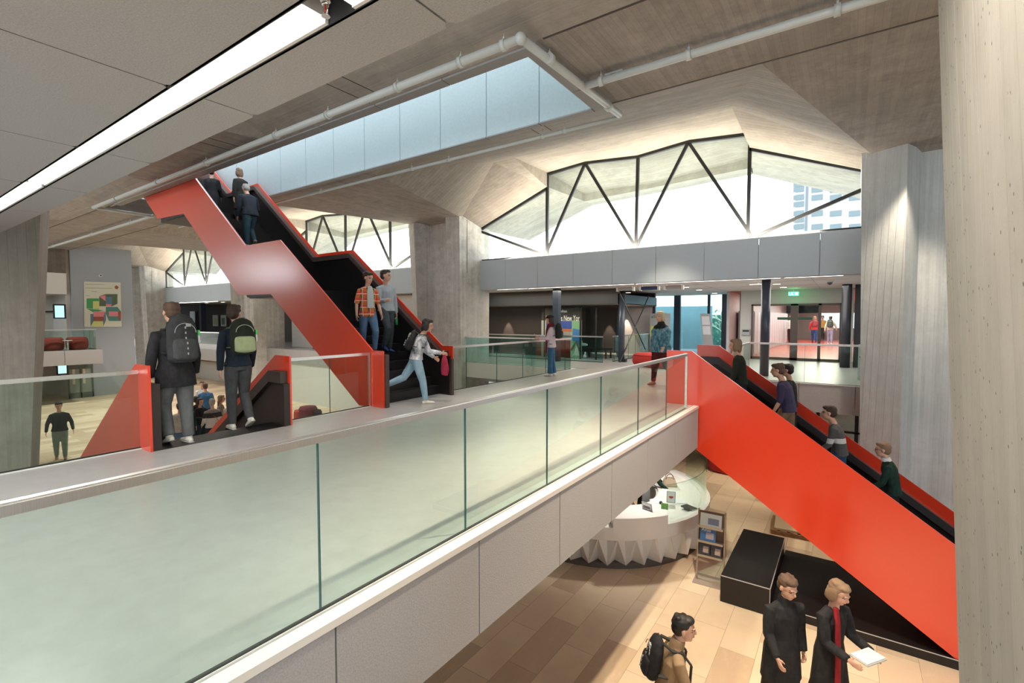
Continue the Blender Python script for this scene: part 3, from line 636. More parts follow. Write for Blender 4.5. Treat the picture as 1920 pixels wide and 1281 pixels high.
struct('wall_exhibition', bm, DARKW, 'dark brown exhibition wall lit by a narrow downlight', 'wall')
for x, y in ((-13.1, 18.35), (-8.6, 21.7), (-9.5, 21.7)):
    spot('downlight_and_fill_lamp', (x, y, 2.15), 120, (1, .78, .58), 42, .35, .02)
bm = bmesh.new(); bx(bm, -9.1, -7.4, 21.9, 21.99, .0, 2.2); struct('wall_gallery_white', bm, mat('pinkish_white_wall', (.55, .50, .49), .7), 'pale panel wall behind the cross bracing', 'wall')
gf = thing('gallery_glazing', 'glazed front of the exhibition room with thin black mullions', 'glazing', (-10.8, 18.0, 0))
for a, b in ((0, .02), (1.72, 1.78), (2.42, 2.48), (3.45, 3.5)):
    box_obj('mullion', (a, b, -.03, .03, 0, 2.2), BLACK, gf)
box_obj('head_rail', (0, 3.5, -.03, .03, 2.12, 2.2), BLACK, gf); box_obj('pane', (.02, 3.5, -.006, .0, 0.02, 2.12), GLASSC, gf)
# exhibition banner behind the glass, measured at y = 18.15
EY = 18.2
eb = thing('exhibition_banner', 'exhibition banner with large title lettering over a coloured abstract print', 'banner', (0, EY, 0))
x0, x1 = ony(1015, 640, EY).x, ony(1090, 640, EY).x; xm = ony(1072, 640, EY).x
zt, zmid = ony(1060, 576, EY).z, ony(1070, 601, EY).z
def L0(o, t): o.location = o.location - t.location; return o
L0(box_obj('header', (x0, x1, EY, EY+.04, zmid, 2.15), mat('banner_dark', (.045, .042, .04), .6), eb), eb)
L0(box_obj('print', (x0, x1, EY, EY+.04, .02, zmid), mat('banner_grey', (.45, .46, .42), .6), eb), eb)
def flat(name, pts, y, m, parent, th=.004):
    bm = bmesh.new(); prism(bm, pts, 'y', y-th, y); o = link(name, bm, m, parent)
    o.location = -parent.location; return o
def rc(x0, x1, z0, z1): return [(x0, z0), (x1, z0), (x1, z1), (x0, z1)]
MB, MO, MG = mat('print_blue', (.05, .10, .42), .5), mat('print_orange', (.62, .16, .05), .5), mat('print_green', (.25, .50, .28), .5)
wx_ = x1-x0
flat('blue_field', rc(x0+.25, xm, zmid-.36, zmid-.02), EY, MB, eb); flat('orange_band', rc(x0+.25, xm, zmid-.48, zmid-.37), EY, MO, eb)
flat('green_field', rc(xm+.02, x1-.02, .05, zmid-.02), EY, MG, eb); flat('green_triangle', [(xm-.7, .05), (xm+.02, .05), (xm+.02, .55), (xm-.5, .75)], EY, mat('print_pale_green', (.42, .58, .42), .5), eb)
flat('blue_shape', [(x1-.42, .75), (x1-.08, .55), (x1-.06, 1.2), (x1-.40, 1.25)], EY-.004, mat('print_mid_blue', (.06, .22, .55), .5), eb)
flat('white_shape', [(x1-.4, .12), (x1-.08, .12), (x1-.2, .55)], EY-.004, mat('print_white', (.75, .72, .66), .5), eb)
flat('brown_shape', [(x1-.52, .35), (x1-.42, .3), (x1-.24, .62), (x1-.1, .3), (x1-.04, .34), (x1-.22, .78)], EY-.005, mat('print_brown', (.22, .10, .05), .5), eb)
flat('grid_block', rc(x0+.3, xm-.05, .55, zmid-.5), EY, mat('print_grid', (.38, .34, .33), .5), eb)
TX = mat('title_letters', (.85, .82, .76), .5, emit=(1, .92, .8), estr=.12); TO = mat('title_letters_orange', (.85, .30, .12), .5)
s1 = 1.0*(ony(1066, 584, EY).z - ony(1066, 602, EY).z)
o = text_obj('title', 'us New York', s1*.82, TX, (0, 0, 0), (R(90), 0, 0), eb, sx=.60); o.location = Vector((ony(1048, 601, EY).x, EY-.01, ony(1048, 601.5, EY).z)) - eb.location
o = text_obj('title', 'Delirio', s1*.82, TO, (0, 0, 0), (R(90), 0, 0), eb, sx=.60); o.location = Vector((ony(1023, 601, EY).x, EY-.01, ony(1023, 601.5, EY).z)) - eb.location
o = text_obj('subtitle', 'Rem Koolhaas', s1*.40, TX, (0, 0, 0), (R(90), 0, 0), eb, sx=.72); o.location = Vector((ony(1037, 586, EY).x, EY-.01, ony(1037, 586, EY).z)) - eb.location
# small exhibits on the gallery floor
def at0(px, py, z=0): return onz(px, py, z)
t = thing('display_table', 'low black table inside the exhibition room', 'table', (-8.75, 18.9, 0)); box_obj('table_top', (-.5, .6, -.3, .3, .34, .42), BLACK, t)
for sx, sy in ((-.45, -.25), (.55, -.25), (-.45, .25), (.55, .25)): box_obj('leg', (sx-.03, sx+.03, sy-.03, sy+.03, 0, .34), BLACK, t)
bm = bmesh.new(); ell(bm, (0, 0, .08), (.09, .09, .09), 10); ell(bm, (.02, 0, .2), (.05, .05, .08), 8); tagset(link('vase', bm, WHITE, None, True), 'small white rounded vase on the exhibition floor', 'vase').location = (-9.05, 18.4, .0)
bm = bmesh.new(); bx(bm, -.13, .13, -.08, .08, 0, .14); bx(bm, -.05, .09, -.06, .06, .14, .24); tagset(link('green_model', bm, mat('bright_green', (.05, .5, .2), .4)), 'small bright green model at the foot of the exhibition banner', 'model').location = (-9.45, 18.35, 0)
bm = bmesh.new(); ell(bm, (0, 0, 0), (.2, .08, .07), 12); ell(bm, (-.13, 0, .08), (.07, .07, .13), 10); cyl(bm, (-.13, 0, .15), (-.13, 0, 1.62), .004, 6)
tagset(link('hanging_model', bm, WHITE), 'white shoe-shaped model hanging in the exhibition room', 'model').location = (-9.2, 18.6, .56)
# cross bracing
t = thing('cross_bracing', 'pair of thin dark crossed steel rods beside the exhibition box', 'bracing', (-7.0, 17.6, 0))
X = -7.05
p1, p2, p3, p4 = onx(1163, 551, X), onx(1210, 655, X), onx(1215, 556, X), onx(1161, 679, X)
for i, (a, b) in enumerate(((p1, p2), (p3, p4))):
    bm = bmesh.new(); cyl(bm, a-t.location+Vector((.03*i, 0, 0)), b-t.location+Vector((.03*i, 0, 0)), .026, 8); link('rod', bm, mat('rod_steel', (.09, .1, .1), .35, .6), t)
bm = bmesh.new(); bx(bm, -.05, .05, -.02, .2, 0, .12); link('foot_plate', bm, BLACK, t)
# hanging signs
for i, (a, b, m_, txt, lb) in enumerate((((1158, 545), (1188, 541), mat('sign_grey', (.33, .33, .31), .5), None, 'grey hanging sign, leftmost of the three under the foyer ceiling'), ((1201, 546), (1235, 541), mat('sign_navy', (.012, .03, .11), .4), 'auditorium', 'navy blue hanging sign in the middle of the three'), ((1247, 543), (1280, 538), mat('sign_grey', (.33, .33, .31), .5), None, 'grey hanging sign, rightmost of the three under the foyer ceiling'))):
    A, B = ony(*a, 15.9), ony(*b, 15.9); zc = 2.68
    t = thing('hanging_sign', lb, 'sign', ((A.x+B.x)/2, 15.9, zc)); l = (B.x-A.x)/2
    box_obj('sign_box', (-l, l, -.05, .05, -.055, .055), m_, t)
    for s in (-1, 1): box_obj('end_cap', (s*l-.03, s*l+.03, -.055, .055, -.075, .06), WHITE, t); box_obj('hanger', (s*l*.8-.006, s*l*.8+.006, -.006, .006, .055, LC-zc), STEEL, t)
# --- facade glass behind the seats, y = 25
FY = 25.0
bm = bmesh.new()
def wz(px, w, y=FY):
    x = ony(px, 600, y).x; return x-w/2, x+w/2
t = thing('facade_glazing', 'tall blue-tinted glazed wall with dark posts behind the blond woman', 'glazing', (-8, FY, 0))
for px, w in ((1220, .3), (1270, .32), (1329, .12), (1358, .22), (1388, .14)):
    a, b = wz(px, w); box_obj('mullion', (a+8, b+8, -.08, .08, 0, 2.83), DKP, t)
xa, xb = wz(1222, .1)[0], wz(1388, .1)[1]
box_obj('pane', (xa+8, xb+8, -.01, .01, 0, 2.83), GLASSF, t)
# frosted inner screen beyond: pale blue folded panels
t = thing('glass_screen', 'pale blue folded glass screen outside the facade glazing', 'glass screen', (-6.4, 27.5, 0))
sm = mat('pale_blue_glass', (.32, .45, .49), .15, spec=.9)
bm = bmesh.new(); xs_ = [-12.6, -11.9, -11.3, -10.6, -10.1, -9.3, -8.6]
for i, (a, b) in enumerate(zip(xs_, xs_[1:])): slab(bm, [(a+9, .25*(i % 2), 0), (b+9, .25*((i+1) % 2), 0), (b+9, .25*((i+1) % 2), 2.35), (a+9, .25*(i % 2), 2.35)], .03)
link('screen_panels', bm, sm, t)
# greenery and white branching sculpture beyond
random.seed(3)
gr = thing('garden_hedge', 'dark green hedge outside the facade behind the white branches', 'hedge', (-6.5, 32.2, 0))
bm = bmesh.new()
for k in range(420):
    c = Vector((random.uniform(-1.3, 1.3), random.uniform(-.3, .5), random.uniform(0, 2.2))); s = random.uniform(.08, .2)
    e = Euler((random.uniform(0, 3), random.uniform(0, 3), random.uniform(0, 3))).to_matrix()
    vs = [bm.verts.new(c + e @ Vector(v)*s) for v in ((-.6, 0, 0), (0, -.3, 0), (.6, 0, .1), (0, .3, 0))]; bm.faces.new(vs)
link('foliage', bm, noisy('hedge_leaf', (.14, .36, .24), (.07, .22, .15), 6, .6), gr, recalc=False)
box_obj('hedge_core', (-1.3, 1.3, 0, .5, -.5, 1.9), mat('hedge_dark', (.05, .16, .12), .8), gr)
bs = thing('branch_sculpture', 'white branching sculpture outside between the dark facade posts', 'sculpture', (-5.6, 28.5, 0))
bm = bmesh.new()
def branch(p, d, l, r, k):
    q = p + d*l; cyl(bm, p, q, r, 5, r*.7, cap=False)
    if k:
        for _ in range(3): branch(q, (d+Vector((random.uniform(-.9, .9), random.uniform(-.4, .4), random.uniform(-.6, .6)))).normalized(), l*.68, r*.66, k-1)
branch(Vector((0, 0, .2)), Vector((.1, 0, 1)), .55, .035, 4); branch(Vector((0, 0, 1.2)), Vector((-.3, 0, .8)).normalized(), .35, .03, 4); branch(Vector((0, 0, 0)), Vector((0, 0, 1)), 1.3, .04, 0)
link('branches', bm, mat('cream_branch', (.75, .74, .58), .5), bs)
bm = bmesh.new(); cyl(bm, (0, 0, -.02), (0, 0, .03), .3, 20); link('base', bm, WHITE, bs)
# info stand and banner
q = onz(1341, 662, 0)
st = thing('info_stand', 'tall leaning info stand with two white sheets behind the right-hand stair', 'stand', (-5.05, 22.3, 0), R(-12))
bm = bmesh.new(); obox(bm, (0, 0, .95), (1, 0, 0), (0, .97, .24), (0, -.24, .97), .22, .02, .95); link('panel', bm, mat('stand_grey', (.42, .42, .43), .5), st)
for z in (1.15, 1.58):
    bm = bmesh.new(); obox(bm, (0, -.03-(z-.95)*.247, z), (1, 0, 0), (0, .97, .24), (0, -.24, .97), .17, .006, .19); link('sheet', bm, mat('sheet_white', (.75, .75, .78), .5), st)
box_obj('base_plate', (-.3, .3, -.3, .3, 0, .03), STEEL, st)
bn = thing('roll_up_banner', 'grey roll-up banner with dark lettering behind the blond woman', 'banner', (-7.0, 21.2, 0))
A, B = ony(1219, 588, 21.2), ony(1257, 588, 21.2)
bn.location.x = (A.x+B.x)/2; l = (B.x-A.x)/2
box_obj('panel', (-l, l, -.01, .01, .05, A.z), mat('banner_mid_grey', (.36, .37, .36), .6), bn); box_obj('base', (-l, l, -.08, .08, 0, .06), STEEL, bn)
o = text_obj('lettering', 'eTech', .17, mat('letter_dark', (.03, .03, .03), .5), (-l*.86, -.012, A.z-.2), (R(90), 0, 0), bn)
bm = bmesh.new(); prism(bm, [(-l*.95, .9), (-l*.4, .7), (-l*.3, 1.3), (-l*.9, 1.35)], 'y', -.013, -.01); link('yellow_patch', bm, mat('banner_yellow', (.6, .62, .1), .6), bn)
# --- corridor wall and doors
DY = 22.3
X0, X1, X2 = ony(1388, 600, DY).x, ony(1409, 600, DY).x, ony(1579, 600, DY).x
zt = ony(1409, 571, DY).z
bm = bmesh.new(); bx(bm, X0, X1, DY, DY+.15, 0, LC); bx(bm, X1, X2, DY, DY+.15, zt, LC); bx(bm, X2, X2+.35, DY, DY+.15, 0, LC)
struct('wall_corridor', bm, mat('pale_grey_wall', (.50, .49, .46), .7), 'pale grey wall around the corridor doors', 'wall')
d = tagset(bpy.data.objects.new('door_1', None), 'black framed glass double doors to the red corridor', 'door', None, 'structure'); COL.objects.link(d); d.location = (0, DY-.03, 0)
xm1, xm2 = ony(1491, 600, DY).x, ony(1537, 600, DY).x
bm = bmesh.new()
for a, b in ((X1, X1+.07), (xm1-.16, xm1+.10), (xm2-.05, xm2+.05), (X2-.08, X2)): bx(bm, a, b, -.04, .06, 0, zt)
bx(bm, X1, X2, -.04, .06, zt-.07, zt); bx(bm, X1, X2, -.04, .06, .0, .1)
link('frame', bm, BROWNM, d)
box_obj('pane', (X1, X2, 0, .012, .1, zt-.07), GLASSC, d)
box_obj('door_closer', (xm1-.62, xm1-.16, -.06, -.04, 1.62, 1.72), mat('dark_green', (.01, .06, .03), .5), d); box_obj('door_closer', (xm1+.10, xm1+.58, -.06, -.04, 1.62, 1.72), mat('dark_green', (.01, .06, .03), .5), d)
# corridor interior
RF = mat('red_corridor_floor', (.56, .12, .09), .22)
bm = bmesh.new(); bx(bm, -4.0, 1.6, DY+.16, 46, .0, .012); struct('floor_2', bm, RF, 'glossy red corridor floor beyond the doors', 'floor')
bx_ = bmesh.new(); bx(bx_, -8, 6, 31.9, 48, -.5, -.0); struct('floor_3', bx_, GREYF, 'floor slab under the corridor', 'floor')
bm = bmesh.new(); bx(bm, -4.3, 2.2, DY+.16, 46, LC-.02, LC+.2); struct('ceiling_7', bm, mat('brick_red_ceiling', (.33, .13, .09), .7), 'brownish red slatted corridor ceiling', 'ceiling')
bm = bmesh.new(); bx(bm, 1.6, 1.7, DY+.16, 46, 0, LC); bx(bm, -4.3, -4.2, DY+.16, 46, 0, LC); struct('wall_corridor_sides', bm, mat('corridor_wall', (.48, .45, .44), .6), 'side walls of the corridor', 'wall')
bm = bmesh.new(); bx(bm, -4.2, 1.7, 46, 46.1, 2.1, LC); bx(bm, -1.9, 1.7, 46, 46.1, 0, .9); bx(bm, -4.2, -1.9, 46, 46.1, 0, LC); struct('wall_corridor_end', bm, mat('corridor_end', (.35, .36, .34), .6), 'far end wall of the corridor with an opening', 'wall')
t = thing('corridor_light_panel', 'large bright warm light panel in the corridor ceiling', 'ceiling light', (-1.4, 31, LC-.03)); box_obj('diffuser', (-.3, 1.0, -6.0, 9, -.03, 0), LAMPW, t); box_obj('frame', (-.36, 1.06, -6.1, 9.1, -.02, .02), WHITE, t)
lk_ = mat('grey_locker', (.36, .37, .40), .5)
lp = thing('locker', 'tall grey locker nearest the glass doors in the corridor row', 'locker', (-3.75, 24, 0.012), 0, 'grey lockers along the corridor wall')
box_obj('body', (-.35, .3, 0, .86, 0, 2.0), lk_, lp); box_obj('door', (.3, .32, .03, .83, .06, 1.94), mat('locker_door', (.42, .43, .46), .45), lp)
ORD = ['second', 'third', 'fourth', 'fifth', 'sixth', 'seventh', 'eighth', 'ninth', 'tenth', 'eleventh', 'twelfth', 'thirteenth', 'fourteenth', 'fifteenth', 'last']
for k in range(1, 16):
    r = lp.copy(); COL.objects.link(r); r['label'] = 'tall grey locker, %s from the glass doors in the corridor row' % ORD[k-1]; r.location = (-3.75, 24+k*.9, .012)
    for ch in lp.children: c = ch.copy(); COL.objects.link(c); c.parent = r
# exit sign
t = thing('exit_sign', 'lit green emergency exit sign above the corridor doors', 'sign', (ony(1488, 551, 21.6).x, 21.6, ony(1488, 551, 21.6).z))
box_obj('sign_box', (-.17, .17, -.03, .03, -.07, .07), mat('exit_green', (.02, .6, .2), .4, emit=(.04, 1, .3), estr=2.0), t)
wm = mat('exit_white', (1, 1, 1), .4, emit=(.8, 1, .9), estr=2.2)
bm = bmesh.new(); bx(bm, .05, .14, -.034, -.03, -.05, .05); cyl(bm, (-.06, -.03, .035), (-.06, -.034, .035), .015, 10); obox(bm, (-.055, -.032, .0), (.9, 0, .3), (0, 1, 0), (-.3, 0, .9), .012, .002, .028)
obox(bm, (-.08, -.032, -.035), (.8, 0, .6), (0, 1, 0), (-.6, 0, .8), .03, .002, .007); obox(bm, (-.03, -.032, -.03), (.6, 0, -.8), (0, 1, 0), (.8, 0, .6), .03, .002, .007); obox(bm, (-.14, -.032, 0), (1, 0, 0), (0, 1, 0), (0, 0, 1), .02, .002, .008)
link('pictogram', bm, wm, t); box_obj('hanger', (-.01, .01, -.01, .01, .07, LC-t.location.z), STEEL, t)
gl = bpy.data.lights.new('exit_glow', 'POINT'); gl.energy = .7; gl.color = (.05, 1, .25); gl.shadow_soft_size = .1; go = bpy.data.objects.new('exit_sign_lamp', gl); COL.objects.link(go); go.location = (0, .1, 0); go.parent = t
t = thing('camera_dome', 'black security camera dome on the foyer ceiling', 'camera', tuple(onz(1556, 527, LC)))
bm = bmesh.new(); cyl(bm, (0, 0, 0), (0, 0, -.04), .1, 16); link('mount', bm, WHITE, t); bm = bmesh.new(); ell(bm, (0, 0, -.05), (.075, .075, .07), 14); link('dome', bm, BLACK, t)
t = thing('wall_terminal', 'small grey card terminal on the wall left of the corridor doors', 'wall device', (ony(1399, 623, DY).x, DY-.03, ony(1399, 623, DY).z)); box_obj('case', (-.15, .15, -.06, .03, -.12, .12), mat('terminal_grey', (.33, .34, .34), .4), t); box_obj('screen', (-.12, .12, -.064, -.06, .02, .09), BLACK, t)
t = thing('exit_sign', 'small sign on a bracket behind the round blue-black column', 'sign', (-2.1, 17.0, 2.66)); box_obj('sign_box', (-.02, .02, -.02, .02, -.09, .09), wm, t); box_obj('bracket', (-.5, .0, -.01, .01, .08, .1), WHITE, t); box_obj('hanger', (-.26, -.24, -.01, .01, .1, .17), WHITE, t)
# flower screen at the right
t = thing('flower_screen', 'white screen with rose motif behind the glass at far right', 'screen', (ony(1616, 690, 16.0).x, 16.0, 0), R(0))
box_obj('board', (-.09, .6, -.02, .02, .02, .98), mat('screen_white', (.62, .72, .70), .5), t)
bm = bmesh.new(); random.seed(11)
for x_, z_, r_ in ((.02, .70, .055), (.10, .52, .08), (.2, .78, .07), (.0, .40, .03), (.3, .5, .08), (.08, .36, .05)):
    for k in range(7): a = k*2*math.pi/7; ell(bm, (x_+.5*r_*math.cos(a), -.022, z_+.5*r_*math.sin(a)), (r_*.5, .003, r_*.5), 8)
link('roses', bm, mat('rose_red', (.45, .03, .06), .5), t)
bm = bmesh.new()
for x_, z_, a in ((-.02, .62, .6), (.05, .2, 1.2), (.1, .27, -.4), (.15, .65, .9), (.22, .3, 2)): ell(bm, (x_, -.022, z_), (.06, .003, .025), 8, rot=Matrix.Rotation(a, 3, 'Y'))
link('leaves', bm, mat('leaf_green', (.12, .38, .06), .5), t)
bm = bmesh.new(); bx(bm, .75, 3.0, 20.6, 20.7, 0, LC); struct('wall_foyer_right', bm, mat('blue_window_wall', (.04, .10, .16), .15), 'dark blue reflective wall at the right of the foyer', 'wall')
t = thing('push_bar', 'horizontal steel bar before the dark blue wall at right', 'handrail', (.9, 18.5, 1.13)); bm = bmesh.new(); cyl(bm, (-.5, 0, 0), (.4, 0, 0), .022, 10); link('tube', bm, STEEL, t); bm = bmesh.new(); cyl(bm, (-.5, 0, 0), (-.5, 0, -1.1), .018, 8); link('post', bm, STEEL, t)
# --- red poufs
REDF = noisy('red_upholstery', (.50, .035, .03), (.40, .025, .022), 120, .85, .3)
def pouf(name, label, loc, rx, ry, h, rz=0, m=REDF, cat='pouf', group=None):
    t = thing(name, label, cat, loc, rz, group); bm = bmesh.new(); n = 20; prof = [(0, .0), (.82, .0), (.95, .12), (1, .35), (1, .65), (.95, .86), (.82, 1.0), (.0, 1.03)]
    rings = []
    for f, z in prof[1:-1]: rings.append([bm.verts.new((rx*f*math.copysign(abs(math.cos(a))**.7, math.cos(a)), ry*f*math.copysign(abs(math.sin(a))**.8, math.sin(a)), h*z)) for a in [2*math.pi*i/n for i in range(n)]])
    for a, b in zip(rings, rings[1:]):
        for i in range(n): bm.faces.new((a[i], a[(i+1) % n], b[(i+1) % n], b[i]))
    bm.faces.new(rings[0][::-1]); bm.faces.new(rings[-1]); link('cushion', bm, m, t, True)
    bm = bmesh.new()
    for i in range(n):
        a, b = rings_pos(rx, ry, h, i, n), rings_pos(rx, ry, h, (i+1) % n, n); cyl(bm, a, b, .008, 5, cap=False)
    link('seam', bm, mat('seam_red', (.3, .02, .02), .8), t); return t
def rings_pos(rx, ry, h, i, n):
    a = 2*math.pi*i/n; f = .965
    return Vector((rx*f*math.copysign(abs(math.cos(a))**.7, math.cos(a)), ry*f*math.copysign(abs(math.sin(a))**.8, math.sin(a)), h*.86))
pouf('pouf', 'large red upholstered pouf beside the blond woman', (-5.35, 16.6, 0), .95, .6, .46, R(-20))
pouf('pouf', 'red upholstered pouf behind the top of the right-hand stair', (-3.15, 13.9, 0), .5, .42, .52, R(-30))
pouf('pouf', 'red pouf on the lower floor partly hidden behind the right-hand stair', (-3.2, 18.0, FZ), .75, .75, .55)

# ================================================================ LOWER HALL, right part
bm = bmesh.new(); bx(bm, -12, 30, 21.5, 21.6, FZ, -.55); struct('wall_lower_back', bm, WHITEW, 'white back wall under the upper foyer', 'wall')
t = thing('lower_glazing', 'dark framed openings under the foyer floor behind the right-hand stair', 'glazing', (0, 19.0, FZ))
for px in (1533, 1606, 1617): x = ony(px, 800, 19.0).x; box_obj('mullion', (x-.05, x+.05, -.05, .05, 0, 3.05), BLACK, t)
box_obj('rail', (-1.2, 1.2, -.05, .05, 1.55, 1.6), BLACK, t); box_obj('pane', (-1.2, 1.2, 0, .01, .05, 3.0), GLASSC, t)
for x_, y_ in ((-.5, 17), (-3, 16.5)): spot('downlight_and_fill_lamp', (x_, y_, -.6), 90, WARM, 90, .8, .08)
# pallet with boards
pl = thing('pallet', 'wooden pallet carrying a pale board behind the red stair on the lower floor', 'pallet', (-1.0, 13.7, FZ), R(4))
WD = noisy('pallet_wood', (.36, .22, .11), (.25, .14, .07), 14, .8, .2, (1, 6, 1))
for i in range(3): box_obj('runner', (-.45, .55, -.5+i*.44, -.4+i*.44, 0, .09), WD, pl)
for i in range(5): box_obj('deck_board', (-.45+i*.21, -.31+i*.21, -.52, .5, .09, .115), WD, pl)
box_obj('board', (-.38, .55, -.45, .5, .115, .16), mat('pale_board', (.66, .54, .36), .6), pl)
# --- reception desk
D0 = Vector((-5.2, 11.55, FZ))
rd = thing('reception_desk', 'round white reception desk with faceted folded front', 'reception desk', D0)
DW = mat('desk_white', (.78, .75, .71), .45)
def ang(i, n, a0=-178, a1=62): return R(a0+(a1-a0)*i/n)
bm = bmesh.new(); n = 56; random.seed(5)
# facets: alternating triangles between a top edge circle and a bottom edge circle with in/out offsets
ti = [bm.verts.new((2.60*math.cos(ang(i, n)), 2.60*math.sin(ang(i, n)), .70)) for i in range(n+1)]
bo = [bm.verts.new((rr*math.cos(ang(i, n)), rr*math.sin(ang(i, n)), .12)) for i in range(n+1) for rr in ((2.60 if i % 2 else 2.36)+random.uniform(-.02, .02),)]
ti2 = [bm.verts.new((rr*math.cos(ang(i, n)), rr*math.sin(ang(i, n)), .70)) for i in range(n+1) for rr in (2.44 if i % 2 else 2.645,)]
for i in range(n):
    if i % 2: bm.faces.new((bo[i], bo[i+1], ti2[i+1])); bm.faces.new((bo[i], ti2[i+1], ti2[i]))
    else: bm.faces.new((bo[i], bo[i+1], ti2[i])); bm.faces.new((bo[i+1], ti2[i+1], ti2[i]))
o = link('faceted_front', bm, DW, rd, recalc=False)
def ring(bm, r0, r1, z0, z1, a0, a1, n=40, c=(0, 0)):
    P = []
    for i in range(n+1):
        a = R(a0+(a1-a0)*i/n); P.append([bm.verts.new((c[0]+r*math.cos(a), c[1]+r*math.sin(a), z)) for r, z in ((r0, z0), (r1, z0), (r1, z1), (r0, z1))])
    for A, B in zip(P, P[1:]):
        for j in range(4): bm.faces.new((A[j], A[(j+1) % 4], B[(j+1) % 4], B[j]))
    bm.faces.new(P[0]); bm.faces.new(P[-1][::-1])
bm = bmesh.new(); ring(bm, 1.5, 2.50, 0, .12, -178, 62); link('plinth', bm, mat('desk_plinth', (.13, .11, .10), .6), rd)
bm = bmesh.new(); ring(bm, 2.45, 2.66, .68, .95, -178, 62); link('rim_band', bm, DW, rd)
bm = bmesh.new(); ring(bm, 1.45, 2.62, .86, .90, -178, -60.5); ring(bm, 1.45, 2.62, .86, .90, -33.5, 62); ring(bm, 1.45, 1.95, .86, .90, -60.4, -33.6)
link('worktop', bm, mat('desk_top_white', (.78, .75, .71), .35), rd)
bm = bmesh.new(); ring(bm, 1.96, 2.668, .86, 1.15, -60, -34); link('raised_counter', bm, DW, rd)
bm = bmesh.new(); ring(bm, 1.4, 1.46, .1, .86, -178, 62); link('inner_wall', bm, mat('desk_inner', (.5, .48, .46), .6), rd)
bm = bmesh.new(); ring(bm, 2.56, 2.572, .95, 1.75, -33, 50); o = link('glass_screen', bm, GLASS, rd)
bm = bmesh.new(); ring(bm, 2.556, 2.576, 1.745, 1.76, -33, 50); link('glass_rim', bm, GLASS, rd)
def on_desk(name, label, cat, px, py, h, build, rz=0, group=None):
    q = onz(px, py, FZ+h); t = thing(name, label, cat, q, rz, group); build(t); return t
def bag(t):
    bm = bmesh.new(); loftpoly(bm, [(-.2, -.09), (.2, -.09), (.2, .09), (-.2, .09)], [(-.13, -.03), (.13, -.03), (.13, .03), (-.13, .03)], 0, .24)
    bmesh.ops.bevel(bm, geom=bm.edges[:], offset=.02, segments=2, affect='EDGES'); link('body', bm, mat('bag_canvas', (.52, .42, .30), .8), t)
    for s in (-1, 1):
        bm = bmesh.new(); pts = [Vector((math.cos(a)*.1, s*.05, .2+.14*math.sin(a))) for a in [math.pi*i/8 for i in range(9)]]
        for a, b in zip(pts, pts[1:]): cyl(bm, a, b, .008, 6)
        link('handle', bm, mat('bag_leather', (.14, .07, .04), .5), t)
on_desk('handbag', 'cream canvas handbag with brown leather handles on the reception desk', 'bag', 1255, 912, .90, bag, R(30))
def frame_s(t, w=.2, h=.27, cm=None):
    bm = bmesh.new(); obox(bm, (0, 0, h/2), (1, 0, 0), (0, .97, .25), (0, -.25, .97), w/2, .01, h/2); link('frame', bm, mat('acrylic_grey', (.30, .31, .32), .3), t)
    bm = bmesh.new(); obox(bm, (0, -.012, h/2), (1, 0, 0), (0, .97, .25), (0, -.25, .97), w/2-.015, .004, h/2-.015); link('sheet', bm, mat('sheet_white', (.75, .75, .78), .5), t)
    if cm:
        bm = bmesh.new(); ell(bm, (0, -.02, h*.62), (w*.28, .004, h*.22), 14); link('picture', bm, cm, t)
    else:
        bm = bmesh.new()
        for k in range(3): obox(bm, (0, -.018+.008*k*0, h*(.35+.16*k)), (1, 0, 0), (0, .97, .25), (0, -.25, .97), w*.34, .002, .008)
        link('text_lines', bm, BLACK, t)
on_desk('leaflet_holder', 'small tilted notice frame with dark text on the raised white counter', 'sign holder', 1213, 957, 1.14, lambda t: frame_s(t, .24, .17), R(-14))
on_desk('leaflet_holder', 'upright poster holder with red picture on the reception desk', 'sign holder', 1258, 944, .95, lambda t: frame_s(t, .2, .3, mat('holder_red', (.5, .06, .06), .5)), R(20))
def gcard(t):
    box_obj('card', (-.07, .07, -.01, .01, 0, .13), mat('card_green', (.22, .5, .14), .5), t); box_obj('foot', (-.08, .08, -.04, .04, 0, .01), GLASSC, t)
on_desk('card_holder', 'small green card holder on the raised white counter', 'card holder', 1246, 955, 1.14, gcard, R(10))
def books(t):
    for k, c in enumerate(((.35, .12, .06), (.55, .45, .35), (.12, .08, .06), (.45, .30, .16))): box_obj('booklet', (-.16, .16, -.1+k*.055, -.052+k*.055, 0, .1+.01*k), mat('book_%d' % k, c, .6), t)
on_desk('booklet_stack', 'row of brown booklets beside the raised counter step', 'booklets', 1184, 955, .90, books, R(-62))
def pens(t):
    box_obj('tray', (-.14, .14, -.06, .06, 0, .03), BLACK, t)
    for k in range(7):
        bm = bmesh.new(); a = -.5+.16*k; cyl(bm, (-.1+.033*k, 0, .02), (-.1+.033*k+math.sin(a)*.12, 0, .15+.02*(k % 2)), .006, 6); link('pen', bm, mat('pen_%d' % (k % 3), ((.02, .02, .02), (.4, .05, .03), (.5, .5, .5))[k % 3], .4), t)
on_desk('pen_tray', 'black tray with pens and scissors at the low end of the reception desk', 'pen tray', 1155, 970, .90, pens)
def papers(t, n=3):
    for k in range(n): o = box_obj('sheet', (-.105, .105, -.15, .15, .003*k, .003*k+.002), mat('sheet_white', (.75, .75, .78), .5), t); o.rotation_euler.z = .3*k
on_desk('paper_sheets', 'loose white papers on the reception desk by the pen', 'papers', 1232, 940, .90, papers, R(40))
on_desk('paper_sheets', 'white papers with a green note near the curved glass', 'papers', 1275, 940, .90, papers, R(10))
def book1(t): box_obj('cover', (-.15, .15, -.1, .1, 0, .03), mat('book_dark', (.05, .05, .05), .4), t); box_obj('pages', (-.14, .155, -.095, .095, .005, .025), WHITE, t)
